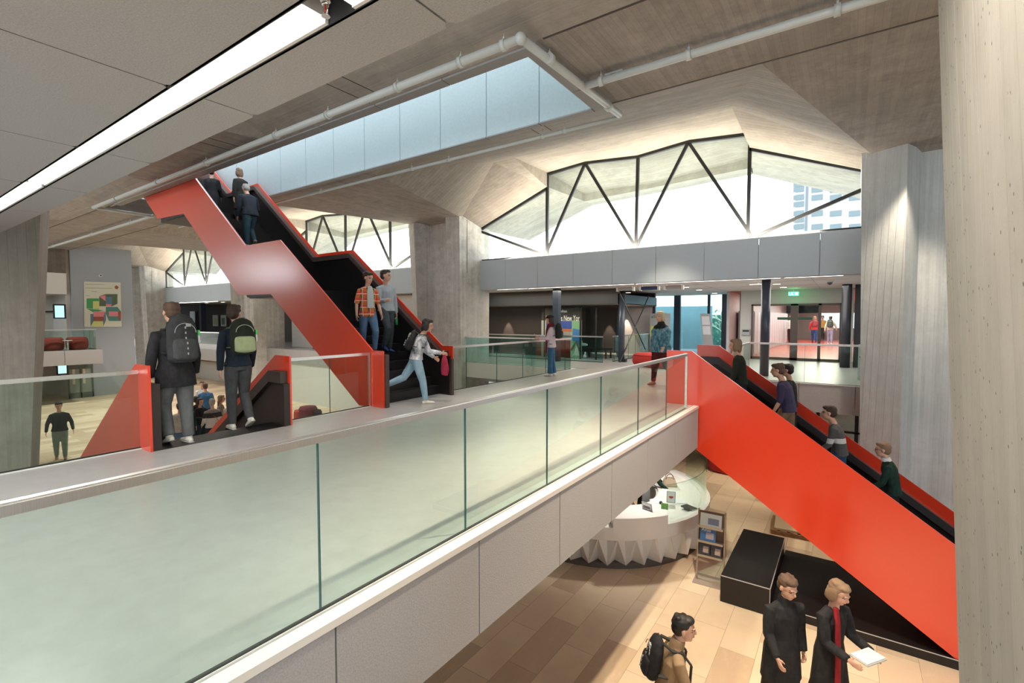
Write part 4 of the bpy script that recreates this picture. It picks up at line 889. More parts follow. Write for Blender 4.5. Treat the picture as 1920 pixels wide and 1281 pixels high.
on_desk('book', 'dark brochure lying on the desk near the curved glass', 'book', 1292, 953, .95, book1, R(-25))
def mouse(t):
    bm = bmesh.new(); ell(bm, (0, 0, .03), (.04, .05, .035), 12); link('body', bm, BLACK, t); bm = bmesh.new(); ell(bm, (0, .03, .055), (.01, .01, .01), 8); link('knob', bm, STEEL, t)
on_desk('desk_bell', 'small black desk bell behind the green card', 'bell', 1239, 945, .90, mouse)
oc = thing('office_chair', 'grey office chair behind the reception desk', 'chair', (D0.x+.95, D0.y+.1, FZ))
box_obj('seat', (-.24, .24, -.24, .24, .42, .5), mat('chair_grey', (.30, .31, .32), .6), oc, .03); box_obj('backrest', (.2, .27, -.22, .22, .55, 1.02), mat('chair_grey', (.30, .31, .32), .6), oc, .03)
bm = bmesh.new(); cyl(bm, (0, 0, .05), (0, 0, .42), .03); link('stem', bm, STEEL, oc)
for k in range(5):
    bm = bmesh.new(); a = k*2*math.pi/5; bar(bm, (0, 0, .07), (math.cos(a)*.28, math.sin(a)*.28, .04), .04, .03); link('leg', bm, BLACK, oc)
# --- magazine rack
rk = thing('magazine_rack', 'tall steel magazine rack beside the reception desk', 'magazine rack', (-2.13, 10.02, FZ), R(3))
for s in (-1, 1):
    bm = bmesh.new(); bar(bm, (s*.25, 0, 0), (s*.25, .12, 1.42), .045, .025); link('post', bm, mat('rack_steel', (.42, .38, .33), .3, .8), rk)
box_obj('base_plate', (-.3, .34, -.2, .24, 0, .012), mat('rack_base', (.40, .33, .27), .4), rk)
box_obj('back_board', (-.235, .235, .08, .10, .52, 1.40), mat('rack_brown', (.12, .07, .05), .5), rk)
mg = [(1.12, (.35, .36, .34), (.10, .11, .16)), (.82, (.05, .14, .30), (.35, .30, .34)), (.53, (.05, .05, .05), (.45, .33, .26))]
for z, c1, c2 in mg:
    bm = bmesh.new(); bx(bm, -.235, .235, -.07, .08, z-.015, z); bx(bm, -.235, .235, -.08, -.07, z-.015, z+.03); link('shelf', bm, mat('rack_steel', (.42, .38, .33), .3, .8), rk)
ML = ['open landscape brochure on the top shelf of the magazine rack', 'blue magazine with white title on the middle shelf of the rack', 'dark magazine with faces on the bottom shelf of the rack']
for i, (z, c1, c2) in enumerate(mg):
    n_ = 2 if i == 2 else 1
    for k in range(n_):
        w = .20 if i == 0 else .145 if i == 1 else .10
        t = thing('magazine', ML[i] if k == 0 else 'second dark magazine at the right of the bottom shelf of the rack', 'magazine', (0, 0, 0)); dx = -.05 if i == 1 else (-.11+.22*k if i == 2 else 0)
        M = Matrix.Translation(rk.location) @ Matrix.Rotation(R(3), 4, 'Z') @ Matrix.Translation((dx, -.035, z+.002))
        t.matrix_world = M
        bm = bmesh.new(); obox(bm, (0, .03, .13), (1, 0, 0), (0, .94, -.32), (0, .32, .94), w, .006, .13); link('cover', bm, mat('mag_%d' % i, c1, .3), t)
        bm = bmesh.new(); obox(bm, (w*.25, .02, .12), (1, 0, 0), (0, .94, -.32), (0, .32, .94), w*.5, .0065, .06); link('picture', bm, mat('magp_%d' % i, c2, .3), t)
        if i == 1: text_obj('title', 'Atlas', .085, WHITE, (-w*.85, .038, .195), (R(71), 0, 0), t)
# ================================================================ LEFT END OF THE HALL
WX = -35.5
GW = mat('blue_grey_wall', (.36, .39, .43), .7)
bm = bmesh.new(); bx(bm, WX-.2, WX, 8.2, 11.02, FZ, ZC+.3); struct('wall_left', bm, GW, 'blue-grey end wall carrying the large art poster', 'wall')
bm = bmesh.new(); bx(bm, WX-3, WX-2.8, 1, 8.2, FZ, ZC+.3); bx(bm, WX-3, WX-.2, 8.0, 8.2, FZ, ZC+.3); struct('wall_left_white', bm, WHITEW, 'white wall at the far left end of the hall', 'wall')
bm = bmesh.new(); bx(bm, WX-2.8, WX+.1, 4.5, 8.0, 3.0, 4.15); struct('wall_left_box', bm, WHITE, 'white bulkhead box at far left', 'bulkhead')
bm = bmesh.new(); bx(bm, WX-2.8, WX+.15, 4.5, 8.0, 4.16, ZC); struct('beam_left', bm, concrete('dark_board_concrete', (.2, .165, .14), (.13, .11, .09), 'y', .2), 'dark board-marked concrete beam at far left', 'beam')
# art poster: plain generic arrangement of coloured blocks
pt = thing('wall_poster', 'large cream poster with coloured geometric blocks on the end wall', 'poster', (WX+.02, 0, 0))
def pl_(px, py): q = onx(px, py, WX+.03); return (q.y, q.z)
def flatx(name, pts, m, parent, off=0.0, th=.006):
    bm = bmesh.new(); prism(bm, pts, 'x', .01+off, .01+off+th); return link(name, bm, m, parent)
flatx('sheet', [pl_(157, 528), pl_(226, 530), pl_(228, 613), pl_(158, 613)], mat('poster_cream', (.66, .66, .55), .6), pt)
pc = {'g': (.06, .33, .13), 'd': (.10, .13, .08), 'p': (.75, .25, .28), 'b': (.10, .20, .30), 'r': (.30, .09, .05), 'y': (.62, .62, .22), 't': (.08, .24, .22)}
def blk(k, *pp, off=.008): flatx('block', [pl_(*p) for p in pp], mat('poster_'+k, pc[k], .6), pt, off)
def W_(x, y): return (80+x*.203, 440+y*.203)
blk('g', W_(405, 590), W_(520, 590), W_(520, 690), W_(405, 680)); blk('y', W_(463, 615), W_(522, 615), W_(522, 685), W_(463, 685), off=.016)
blk('d', W_(522, 570), W_(580, 550), W_(690, 550), W_(690, 640), W_(640, 662), W_(522, 662)); blk('p', W_(522, 572), W_(580, 560), W_(580, 615), off=.016)
blk('b', W_(583, 575), W_(640, 575), W_(640, 640), W_(583, 640), off=.016); blk('p', W_(583, 642), W_(638, 642), W_(630, 662), W_(583, 662), off=.018)
blk('t', W_(583, 668), W_(690, 668), W_(722, 710), W_(722, 798), W_(612, 798), W_(583, 730)); blk('p', W_(610, 710), W_(695, 710), W_(695, 755), W_(610, 755), off=.016); blk('r', W_(695, 712), W_(722, 712), W_(722, 798), W_(695, 770), off=.018)
blk('g', W_(405, 682), W_(560, 700), W_(470, 720)); blk('b', W_(440, 735), W_(580, 715), W_(585, 790), W_(560, 848), W_(442, 848)); blk('p', W_(468, 710), W_(578, 710), W_(560, 758), W_(468, 758), off=.016)
blk('r', W_(468, 760), W_(565, 760), W_(560, 798), W_(468, 798), off=.018); blk('y', W_(442, 848), W_(470, 800), W_(556, 800), W_(560, 848), off=.016)
blk('r', W_(664, 480), W_(680, 468), W_(702, 485), W_(690, 505), W_(668, 500), off=.012)
for k, (a, b, y) in enumerate(((395, 570, 455), (395, 640, 490), (450, 500, 522), (395, 430, 560))):
    flatx('text_line', [pl_(*W_(a, y)), pl_(*W_(b, y+3)), pl_(*W_(b, y+9)), pl_(*W_(a, y+6))], mat('poster_text', (.42, .42, .36), .6), pt, .008)
t = thing('security_camera', 'small white wall camera above the art poster', 'camera', (WX+.02, *pl_(187, 517))); bm = bmesh.new(); cyl(bm, (0, 0, 0), (.18, 0, 0), .075, 12); link('case', bm, WHITE, t); bm = bmesh.new(); cyl(bm, (.18, 0, 0), (.2, 0, 0), .04, 10); link('lens', bm, BLACK, t)
# balcony
bm = bmesh.new(); bx(bm, -38.2, -33.3, 1.5, 8.87, -.5, 0); struct('floor_balcony', bm, GREYF, 'small balcony floor at far left', 'floor')
bm = bmesh.new()
for a, b in ((1.5, 7.3), (7.32, 8.87)): bx(bm, -33.3, -33.2, a, b, -.76, -.0)
bx(bm, -35.5, -33.3, 8.81, 8.87, -.76, 0); struct('trim_10', bm, FELTB, 'grey fascia of the small far left balcony', 'fascia')
balustrade('small glass balustrade in front of the far left red sofas', ((-33.4, 1.6), (-33.4, 8.6)), [2.5, 5], 1.1)
balustrade('glass side return of the far left balcony', ((-35.4, 8.65), (-33.4, 8.65)), [1], 1.1)
for (y, w, lb) in ((6.15, .42, 'dark red rounded sofa at the left end of the far balcony'), (7.08, .46, 'dark red curved sofa in the middle of the far balcony'), (8.08, .45, 'dark red rounded sofa nearest the right end of the far balcony')):
    pouf('sofa', lb, (-34.3, y, 0), .5, w, .66, 0, noisy('dark_red_fabric', (.24, .035, .025), (.18, .025, .02), 40, .9, .2), 'sofa')
t = thing('side_table', 'small white side table between the far red sofas', 'table', (-33.7, 7.56, 0)); bm = bmesh.new(); cyl(bm, (0, 0, .5), (0, 0, .53), .2, 18); link('table_top', bm, WHITE, t); bm = bmesh.new(); cyl(bm, (0, 0, 0), (0, 0, .5), .04); link('leg', bm, STEEL, t)
SCR = mat('screen_glow', (.1, .2, .3), .3, emit=(.35, .6, .75), estr=.7)
for (px, py, wpx, hpx, lb, X) in ((112, 584, 12, 20, 'wall screen above the far left balcony', -35.0), (117, 689, 11, 20, 'wall screen below the far left balcony', -35.0)):
    q = onx(px, py, X); t = thing('wall_screen', lb, 'screen', (X-.8, q.y, q.z)); s = abs(X)/F*1.35
    h = hpx*s/2*.75; w = wpx*s/2*.8
    box_obj('case', (.70, .82, -w, w, -h, h), BLACK, t); box_obj('display', (.82, .83, -w*.8, w*.7, -h*.85, h*.8), SCR, t); box_obj('bracket', (-2.4, .7, -.05, .05, -.05, .05), BLACK, t)
# ground floor glass doors at far left
gd = tagset(bpy.data.objects.new('door_2', None), 'grey-green double doors under the far left balcony', 'door', None, 'structure'); COL.objects.link(gd); gd.location = (WX+.03, 0, 0)
y0, y1, ym = onx(130, 720, WX).y, onx(172, 720, WX).y, onx(151, 720, WX).y; zt_ = onx(130, 683, WX).z
gm = mat('door_green_grey', (.28, .32, .29), .4); gfm = mat('door_frame_green', (.10, .13, .11), .4)
box_obj('leaf', (0, .05, y0, ym-.02, FL, zt_-.3), gm, gd); box_obj('leaf', (0, .05, ym+.02, y1, FL, zt_-.3), gm, gd)
bm = bmesh.new(); bx(bm, 0, .1, y0-.05, y1+.05, FL, FL+.3); bx(bm, 0, .1, y0-.06, y0, FL, zt_); bx(bm, 0, .1, y1, y1+.06, FL, zt_); bx(bm, 0, .1, ym-.03, ym+.03, FL, zt_); bx(bm, 0, .09, y0, y1, zt_-.3, zt_); link('frame', bm, gfm, gd)
for yy in (ym-.3, y1-.35): box_obj('door_strip', (.05, .08, yy-.06, yy+.06, -2.0, -.75), mat('strip_white', (.6, .58, .54), .5), gd)
# mid and left bay galleries behind the glass
bm = bmesh.new(); bx(bm, -75, -29.8, 19.5, 19.6, 0, LC); struct('wall_gallery_dark', bm, DARKW, 'dark gallery wall with framed posters in the left bay', 'wall')
bm = bmesh.new(); bx(bm, -27.2, -15.4, 16.2, 16.3, FZ, LC-.04); struct('wall_mid_white', bm, WHITEW, 'white wall between the columns behind the upper red stair', 'wall')
bm = bmesh.new(); bx(bm, -60, -29.8, 16.4, 16.5, FZ, -.36); struct('wall_lower_white', bm, WHITEW, 'white lower wall beneath the left bay gallery', 'wall')
bm = bmesh.new(); bx(bm, -60, -29.8, 16.3, 16.4, -1.5, -1.06); struct('trim_11', bm, mat('wood_band', (.35, .24, .16), .6), 'brown wooden band on the lower white wall', 'band')
bm = bmesh.new(); bx(bm, -27.0, -13.5, 14.6, 14.7, FZ, -.72); struct('wall_under_bridge', bm, WHITEW, 'white lower wall seen through the short glass balustrade', 'wall')
bm = bmesh.new(); bx(bm, -60, -45.2, 15.3, 15.4, FZ, ZC); struct('wall_far_left_back', bm, GW, 'grey wall beyond the left column', 'wall')
balustrade('glass balustrade of the distant left bay gallery', ((-41.5, 14.7), (-29.9, 14.7)), [3, 6, 9], .78, z0=-.25)
for px, c, lb in ((404, (.55, .55, .16), 'framed poster with yellow field on the dark gallery wall, left one'), (419, (.10, .10, .06), 'framed poster with dark field on the dark gallery wall, right one')):
    A, B = ony(px-5, 591, 19.45), ony(px+5, 612, 19.45); t = thing('framed_poster', lb, 'poster', ((A.x+B.x)/2, 19.45, (A.z+B.z)/2)); w, h = abs(B.x-A.x)/2, abs(A.z-B.z)/2
    box_obj('frame', (-w, w, -.02, .04, -h, h), mat('poster_frame_white', (.62, .64, .58), .5), t); box_obj('print', (-w*.6, w*.6, -.03, -.02, -h*.7, h*.5), mat('pp_%d' % px, c, .5), t)
post('steel_column', 'white and dark post in the left bay gallery', ony(380, 600, 17.5).x, 17.5, .35, LC, DKP, False)
t = thing('gallery_door', 'greenish glass door in the left bay gallery', 'door', (ony(361, 600, 19.3).x, 19.3, 0)); box_obj('leaf', (-.5, .5, 0, .05, 0, 2.3), mat('greenish_glass_door', (.25, .33, .31), .2), t); box_obj('handle', (.36, .4, -.06, 0, 1, 1.3), STEEL, t)
for x_ in (-39, -36.5, -33.5): spotfit(x_, 16.6, 'downlight in the left bay gallery ceiling' + {-39: ', left', -36.5: ', middle', -33.5: ', right'}[x_], LC, .2)
t = thing('linear_light', 'light line under the far left beam', 'ceiling light', (-37.5, 15.14, 2.79)); box_obj('diffuser', (-3.5, 3.5, -.03, .03, -.012, 0), LAMP, t); box_obj('housing', (-3.5, 3.5, -.04, .04, 0, .03), STEEL, t)
# coloured poufs on the lower floor seen through the short balustrade
for px, c, s, lb in ((563, (.45, .05, .03), .24, 'small red beanbag low behind the short glass balustrade'), (578, (.16, .02, .04), .36, 'maroon beanbag between a red and a dark one'), (592, (.03, .03, .05), .24, 'dark beanbag beside the maroon one')):
    q = onz(px, 784, FL+.25); pouf('beanbag', lb, (q.x, q.y, FL), s, s, .75 if s > .3 else .6, 0, mat('bb_%d' % px, c, .85), 'beanbag')
# building and bare trees outside
bd = thing('office_building', 'pale office tower with small windows seen through the truss window', 'building', (19, 92, FZ))
BW = mat('pale_facade', (.30, .305, .31), .8)
q0, q1 = ony(1490, 400, 92).x, ony(1660, 400, 92).x
box_obj('tower', (q0-19, q1-19, 0, 14, 0, 36), BW, bd); box_obj('drain_strip', (ony(1512, 400, 91.9).x-19-.15, ony(1512, 400, 91.9).x-19+.15, -.1, .0, 0, 36), mat('strip_blue_grey', (.10, .13, .17), .6), bd)
wmn = mat('facade_window', (.09, .13, .155), .3)
wf = None
for i, px in enumerate((1497, 1532, 1567, 1603, 1640)):
    for j, py in enumerate((345, 355, 370, 383, 400, 412, 425)):
        if (j % 2) and px != 1497 and j != 1: continue
        A = ony(px, py, 91.85); z = 8 + 3.4*round((ony(1540, py, 92).z+3.6-8)/3.4)
        if wf is None:
            wf = box_obj('window', (-.75, .75, -.06, .0, -.42, .42), wmn, bd); o = wf
        else: o = wf.copy(); COL.objects.link(o); o.parent = bd
        o.location = (A.x-19, -.02, A.z-FZ)
random.seed(21)
def bare_tree(label, x, y, h, group=None):
    t = thing('bare_tree', label, 'tree', (x, y, FZ)); bm = bmesh.new()
    def br(p, d, l, r, k):
        q = p+d*l; cyl(bm, p, q, r, 4, r*.75, cap=False)
        if k:
            for _ in range(3 if k > 1 else 2): br(q, (d+Vector((random.uniform(-.7, .7), random.uniform(-.7, .7), random.uniform(-.1, .5)))).normalized(), l*random.uniform(.6, .85), r*.6, k-1)
    br(Vector((0, 0, h*.3)), Vector((0, 0, 1)), h*.18, .055, 5)
    link('branches', bm, mat('pale_bark', (.20, .19, .18), .9), t)
    bm = bmesh.new(); cyl(bm, (0, 0, 0), (0, 0, h*.31), .16, 8, .07); link('trunk', bm, mat('pale_bark', (.20, .19, .18), .9), t)
for x, y, h, lb in ((-14, 42, 15, 'bare tree outside the left part of the wide truss window'), (-7.5, 40, 16, 'bare tree outside the middle of the wide truss window'), (-20, 40, 13, 'bare tree seen through the leftmost pane of the wide truss window'), (-36, 42, 17, 'bare tree outside the window behind the upper stair')): bare_tree(lb, x, y, h)
# ================================================================ PEOPLE
SKINS = {'l': (.62, .36, .26), 'm': (.50, .28, .19), 'd': (.28, .14, .09)}
EYE_M = mat('eye_dark', (.02, .015, .012), .3); 
def skinm(k): return mat('skin_'+k, SKINS[k], .5)
def lipm(k): c = SKINS[k]; return mat('lip_'+k, (c[0]*.8, c[1]*.5, c[2]*.5), .5)
def cloth(name, c, c2=None, scale=30, rough=.85, bump=.35):
    c2 = c2 or tuple(v*.72 for v in c)
    if name in MATS: return MATS[name]
    m = mat(name, c, rough, spec=.25); nt, ns, lk = nodes(m); b = ns['Principled BSDF']
    f = noisetex(nt, mapped(nt, (1, 1, .55), src='Object'), scale*.45, 4, .6)
    lk.new(mix(nt, c, c2, ramp_fac(nt, f, .4, .68, 1)), b.inputs['Base Color'])
    bp = N(nt, 'ShaderNodeBump'); bp.inputs['Strength'].default_value = bump; bp.inputs['Distance'].default_value = .02
    lk.new(f, bp.inputs['Height']); lk.new(bp.outputs[0], b.inputs['Normal']); return m
def plaid(name):
    m = mat(name, (.6, .16, .05), .85); nt, ns, lk = nodes(m); b = ns['Principled BSDF']
    sp = N(nt, 'ShaderNodeSeparateXYZ'); lk.new(mapped(nt, (1, 1, 1), src='Object'), sp.inputs[0])
    def band(s, p, w):
        a = N(nt, 'ShaderNodeMath', operation='MULTIPLY'); lk.new(s, a.inputs[0]); a.inputs[1].default_value = p
        f = N(nt, 'ShaderNodeMath', operation='FRACT'); lk.new(a.outputs[0], f.inputs[0]); return ramp_fac(nt, f.outputs[0], w, w-.02, 1)
    k = mix(nt, (.60, .14, .03), (.16, .09, .04), band(sp.outputs[0], 7, .4)); k = mix(nt, k, (.66, .06, .04), band(sp.outputs[2], 7, .35))
    k = mix(nt, k, (.85, .68, .50), band(sp.outputs[2], 7.01, .1)); k = mix(nt, k, (.80, .55, .40), band(sp.outputs[0], 7.01, .08))
    lk.new(k, b.inputs['Base Color']); return m
def bands(name, stops, scale=1.0, axis=2):
    m = mat(name, stops[0][1], .85); nt, ns, lk = nodes(m); b = ns['Principled BSDF']
    sp = N(nt, 'ShaderNodeSeparateXYZ'); lk.new(mapped(nt, (1, 1, 1), src='Object'), sp.inputs[0])
    r = ramp(nt, stops); r.color_ramp.interpolation = 'CONSTANT'; mr = N(nt, 'ShaderNodeMath', operation='MULTIPLY'); mr.inputs[1].default_value = scale
    lk.new(sp.outputs[axis], mr.inputs[0]); lk.new(mr.outputs[0], r.inputs[0]); lk.new(r.outputs[0], b.inputs['Base Color']); return m
def tube(bm, pts, rad, n=14, flat=None):
    """closed tapered tube through pts; rad = list of (rx, ry); side hint = flat (vector for rx)"""
    pts = [Vector(p) for p in pts]; rings = []
    for i, p in enumerate(pts):
        d = (pts[min(i+1, len(pts)-1)] - pts[max(i-1, 0)]).normalized()
        h = Vector(flat) if flat is not None else Vector((1, 0, 0))
        if abs(d.dot(h)) > .95: h = Vector((0, 1, 0))
        u = (h - d*h.dot(d)).normalized(); v = d.cross(u)
        r = rad[i] if isinstance(rad[i], tuple) else (rad[i], rad[i])
        rings.append([bm.verts.new(p + u*math.cos(a)*r[0] + v*math.sin(a)*r[1]) for a in [2*math.pi*k/n for k in range(n)]])
    for a, b in zip(rings, rings[1:]):
        for k in range(n): bm.faces.new((a[k], a[(k+1) % n], b[(k+1) % n], b[k]))
    for ring_, s, d in ((rings[0], -1, 0), (rings[-1], 1, -1)):
        c = bm.verts.new(sum((v.co for v in ring_), Vector())/n + ((pts[d] - pts[1 if d == 0 else -2]).normalized())*min(rad[d] if not isinstance(rad[d], tuple) else rad[d][0], .03)*.5)
        for k in range(n): bm.faces.new((ring_[k], ring_[(k+1) % n], c) if s > 0 else (ring_[(k+1) % n], ring_[k], c))
def remeshed(name, bm, mats, parent, vox, smooth=3, paint=None):
    bmesh.ops.recalc_face_normals(bm, faces=bm.faces)
    me = bpy.data.meshes.new(name); bm.to_mesh(me); bm.free(); o = bpy.data.objects.new(name, me); COL.objects.link(o)
    md = o.modifiers.new('r', 'REMESH'); md.mode = 'VOXEL'; md.voxel_size = vox; md.use_smooth_shade = True
    if smooth: ms = o.modifiers.new('s', 'SMOOTH'); ms.factor = .5; ms.iterations = smooth
    dg = bpy.context.evaluated_depsgraph_get(); me2 = bpy.data.meshes.new_from_object(o.evaluated_get(dg))
    o.modifiers.clear(); o.data = me2; bpy.data.meshes.remove(me); me2.name = name; me2.materials.clear()
    for m in mats: me2.materials.append(m)
    for p in me2.polygons: p.use_smooth = True
    if paint:
        for p in me2.polygons: p.material_index = paint(p.center)
    o.parent = parent; return o
def rotx(v, a): # pitch: positive a swings a downward vector forward (+y)
    c, s = math.cos(a), math.sin(a); return Vector((v.x, v.y*c - v.z*s, v.y*s + v.z*c))
def person(label, loc, rz, h=1.75, skin='l', top='shirt', topm=None, botm=None, shoem=None, hair='short', hairm=None,
           lean=0, side=0, legs=((0, 0), (0, 0)), arms=((0, 0, .12), (0, 0, .12)), head=(0, 0), sleeve=1.0, coat=0.0, collar=None, girth=1.0,
           fem=False, flare=0.0, vox=None, group=None, foot_h=None, extra=None, top_open=None, hand_q=True, cap=None, torso_sx=1.0):
    """faces +y. legs: (hip pitch, knee bend) in degrees for left(-x), right(+x); arms: (shoulder pitch, elbow bend, abduction)"""
    S = h/1.75; t = thing('person', label, 'person', loc, rz, group); t['category'] = 'person'
    dist = Vector(loc).length; near = dist < 11; vox = vox or (.0085 if near else .013 if dist < 18 else .02)
    g = girth
    # legs
    LG = []; kn = [(math.radians(a), math.radians(b)) for a, b in legs]
    zmin = 0
    for s, (a, b) in zip((-1, 1), kn):
        hip = Vector((s*.088, 0, 0)); d1 = rotx(Vector((s*.02, 0, -1)), a).normalized(); knee = hip + d1*.44
        d2 = rotx(Vector((0, 0, -1)), a-b).normalized(); ank = knee + d2*.41; LG.append([hip, knee, ank, a-b]); zmin = min(zmin, ank.z)
    pz = -zmin + .075
    LG = [[p + Vector((0, 0, pz)) if isinstance(p, Vector) else p for p in L_] for L_ in LG]
    P = Vector((0, 0, pz)); ln = math.radians(lean); sd = math.radians(side)
    def up_(k): v = rotx(Vector((0, 0, 1)), -ln*k); return (v + Vector((math.sin(sd)*k, 0, 0))).normalized()
    spine = [P]; ks = (.3, .7, 1.0, 1.05, 1.1); seg = (.13, .14, .14, .10, .08)
    for k, l in zip(ks, seg): spine.append(spine[-1] + up_(k)*l)
    chest, sh, neckb = spine[3], spine[4], spine[5]
    hp, hy = math.radians(head[0]), math.radians(head[1]); upn = up_(1.05 - .0)
    nd = (up_(.9)*1.0 + Vector((0, .22, 0))).normalized(); hc = neckb + nd*.155 + Vector((0, .005, 0))
    HR = Matrix.Rotation(hy, 3, 'Z') @ Matrix.Rotation(hp - ln*.35, 3, 'X')
    fwd_sh = .0; sw = (.160 if fem else .182)*(.6+.4*g)
    AR = []
    for s, (a, b, ab) in zip((-1, 1), arms):
        so = sh + Vector((s*sw, 0, -.035)); aa, bb = math.radians(a), math.radians(b)
        d1 = rotx(Vector((s*math.sin(ab), 0, -math.cos(ab))), aa - ln*.3).normalized(); el = so + d1*.285
        d2 = rotx(Vector((s*math.sin(ab)*(.3 if b < 60 else -.9), 0, -1)), aa+bb - ln*.3).normalized(); wr = el + d2*.25; AR.append((so, el, wr, d2))
    # ---- body
    bm = bmesh.new(); wd = .93 if fem else 1
    def T(pts, rad, **k): tube(bm, [p*S for p in pts], [(r[0]*S, r[1]*S) if isinstance(r, tuple) else r*S for r in rad], **k)
    def E_(c, r, rot=None):
        ell(bm, Vector(c)*S, [q*S*1.12 for q in r], 14, rot=rot)
    T([P-up_(.2)*.06]+spine[:5], [(.13*g, .09), (.15*g, .10*g), (.135*g*wd, .092*g), (.145*g, .10*g), (.165*g, .10), (.12, .07)])
    T([sh, neckb, hc-nd*.06], [.062, .055, .052])
    for (so, el, wr, d2) in AR: T([sh+(so-sh)*.3, so, so.lerp(el, .5), el, el.lerp(wr, .4), wr, wr+d2*.02], [.05, .048, .043, .036, .036, .024, .022])
    for (hip, k_, an, sa) in LG:
        T([hip+Vector((0, 0, .04)), hip.lerp(k_, .35), k_, k_.lerp(an, .35), an.lerp(k_, .1), an], [.085*g, .078*g, .052, .055, .034, .033])
    HS = 1.12
    hc = hc + nd*.012
    def hd(v): return hc + HR @ (Vector(v)*HS)
    E_(hd((0, -.012, .035)), (.076, .095, .083), HR); E_(hd((0, .018, -.03)), (.060, .068, .082), HR); E_(hd((0, .052, -.082)), (.030, .028, .024), HR)
    E_(hd((0, .098, -.012)), (.011, .016, .022), HR); E_(hd((0, .088, .01)), (.010, .010, .026), HR); E_(hd((0, .083, -.050)), (.024, .012, .011), HR); E_(hd((0, .082, .028)), (.055, .014, .009), HR)
    for s in (-1, 1): E_(hd((s*.077, -.012, -.002)), (.009, .019, .031), HR)
    for s, (so, el, wr, d2) in zip((-1, 1), AR):
        pu, pv, pd = None, None, d2
        fw = (Vector((0, 1, .0)) - d2*d2.y); fw = fw.normalized() if fw.length > .2 else Vector((0, 0, 1)); inn = d2.cross(fw)*(1 if s < 0 else -1)
        # palm: flat across fw
        T([wr, wr+d2*.04, wr+d2*.085], [(.024, .018), (.014, .036), (.013, .038)] if abs(d2.dot(Vector((1, 0, 0)))) < .9 else [.022, .034, .034], flat=inn)
        if near or dist < 16:
            for q in range(4):
                o_ = (q-1.5)*.0205; l = (.030, .034, .032, .024)[q]; b0 = wr + d2*.08 + fw*o_
                c1 = (d2 + inn*.25).normalized(); c2 = (d2*.8 + inn*.75).normalized(); c3 = (d2*.3+inn).normalized(); p1 = b0+c1*l; p2 = p1+c2*l*.8; p3 = p2+c3*l*.55
                T([b0, p1, p2, p3], [.0095, .009, .0085, .0075], n=8)
            tb = wr + d2*.03 + fw*.03; T([tb, tb+(d2*.6+fw*.7+inn*.3).normalized()*.035, tb+(d2*.9+fw*.45+inn*.5).normalized()*.062], [.012, .010, .008], n=8)
        else: T([wr+d2*.08, wr+d2*.13+inn*.01, wr+d2*.16+inn*.03], [(.012, .034), (.011, .03), (.01, .02)], flat=inn)
    HRi = HR.transposed()
    def paint(c):
        q = HRi @ (Vector(c)/S - hc) / 1.12
        if q.y > .055:
            if (abs(abs(q.x)-.031) < .011 and abs(q.z-.006) < .0055): return 1
            if dist < 14 and abs(abs(q.x)-.032) < .016 and abs(q.z-.030) < .0032: return 3
            if abs(q.x) < .024 and abs(q.z+.052) < .008: return 2
        return 0
    hm = hairm or mat('hair_brown', (.10, .055, .035), .7)
    bodyo = remeshed('body', bm, [skinm(skin), EYE_M, lipm(skin), hm], t, vox*S, 2, paint)
    # ---- hair
    if hair:
        bm = bmesh.new(); jj = random.Random(sum(map(ord, label)) % 997)
        def He(c, r): ell(bm, hd(c)*S, [q*S*1.12 for q in r], 12, rot=HR)
        He((0, -.028, .052), (.085, .098, .082)); He((0, -.052, .0), (.075, .07, .075)); He((0, .03, .095), (.062, .055, .034))
        for q in range(10 if near else 5): a = jj.uniform(0, 6.28); He((.055*math.cos(a), -.02+.06*math.sin(a), .098+jj.uniform(-.01, .012)), (.026, .03, .022))
        if hair == 'bob' or hair == 'long':
            for s in (-1, 1): He((s*.076, -.02, -.02), (.022, .055, .085))
            He((0, -.07, -.04), (.082, .045, .10))
        if hair == 'long':
            tube(bm, [hd((0, -.07, 0))*S, hd((0, -.095, -.10))*S, hd((0, -.10, -.22))*S, hd((0, -.095, -.30))*S], [(.085*S, .04*S), (.095*S, .04*S), (.085*S, .035*S), (.05*S, .02*S)])
        if hair == 'bun': He((0, -.13, .06), (.045, .045, .04))
        if hair == 'curly':
            for q in range(16): a = jj.uniform(0, 6.28); He((.07*math.cos(a), -.03+.07*math.sin(a), .06+jj.uniform(-.03, .04)), (.035, .035, .03))
        remeshed('hair', bm, [hm], t, max(vox*S*.9, .007), 1)
    if cap:
        bm = bmesh.new(); ell(bm, hd((0, -.02, .075))*S, [.103*S, .121*S, .067*S], 14, rot=HR); ell(bm, hd((0, .10, .062))*S, [.067*S, .062*S, .013*S], 12, rot=HR)
        remeshed('cap', bm, [cap], t, vox*S, 1)
    # ---- trousers
    if botm:
        bm = bmesh.new()
        def T(pts, rad, **k): tube(bm, [p*S for p in pts], [(r[0]*S, r[1]*S) if isinstance(r, tuple) else r*S for r in rad], **k)
        T([P-up_(.2)*.07, P, P+up_(.3)*.13], [(.145*g, .105*g), (.165*g, .118*g), (.148*g*wd, .105*g)])
        for (hip, k_, an, sa) in LG:
            T([hip+Vector((0, 0, .05)), hip.lerp(k_, .3), k_.lerp(hip, .12), k_, k_.lerp(an, .3), k_.lerp(an, .75), an.lerp(k_, .02)], [.098*g, .100*g, .080*g, .076*g, .073, .060+flare*.7, .056+flare])
        remeshed('trousers', bm, [botm], t, vox*S, 3)
    # ---- shoes
    sm_ = shoem or BLACK
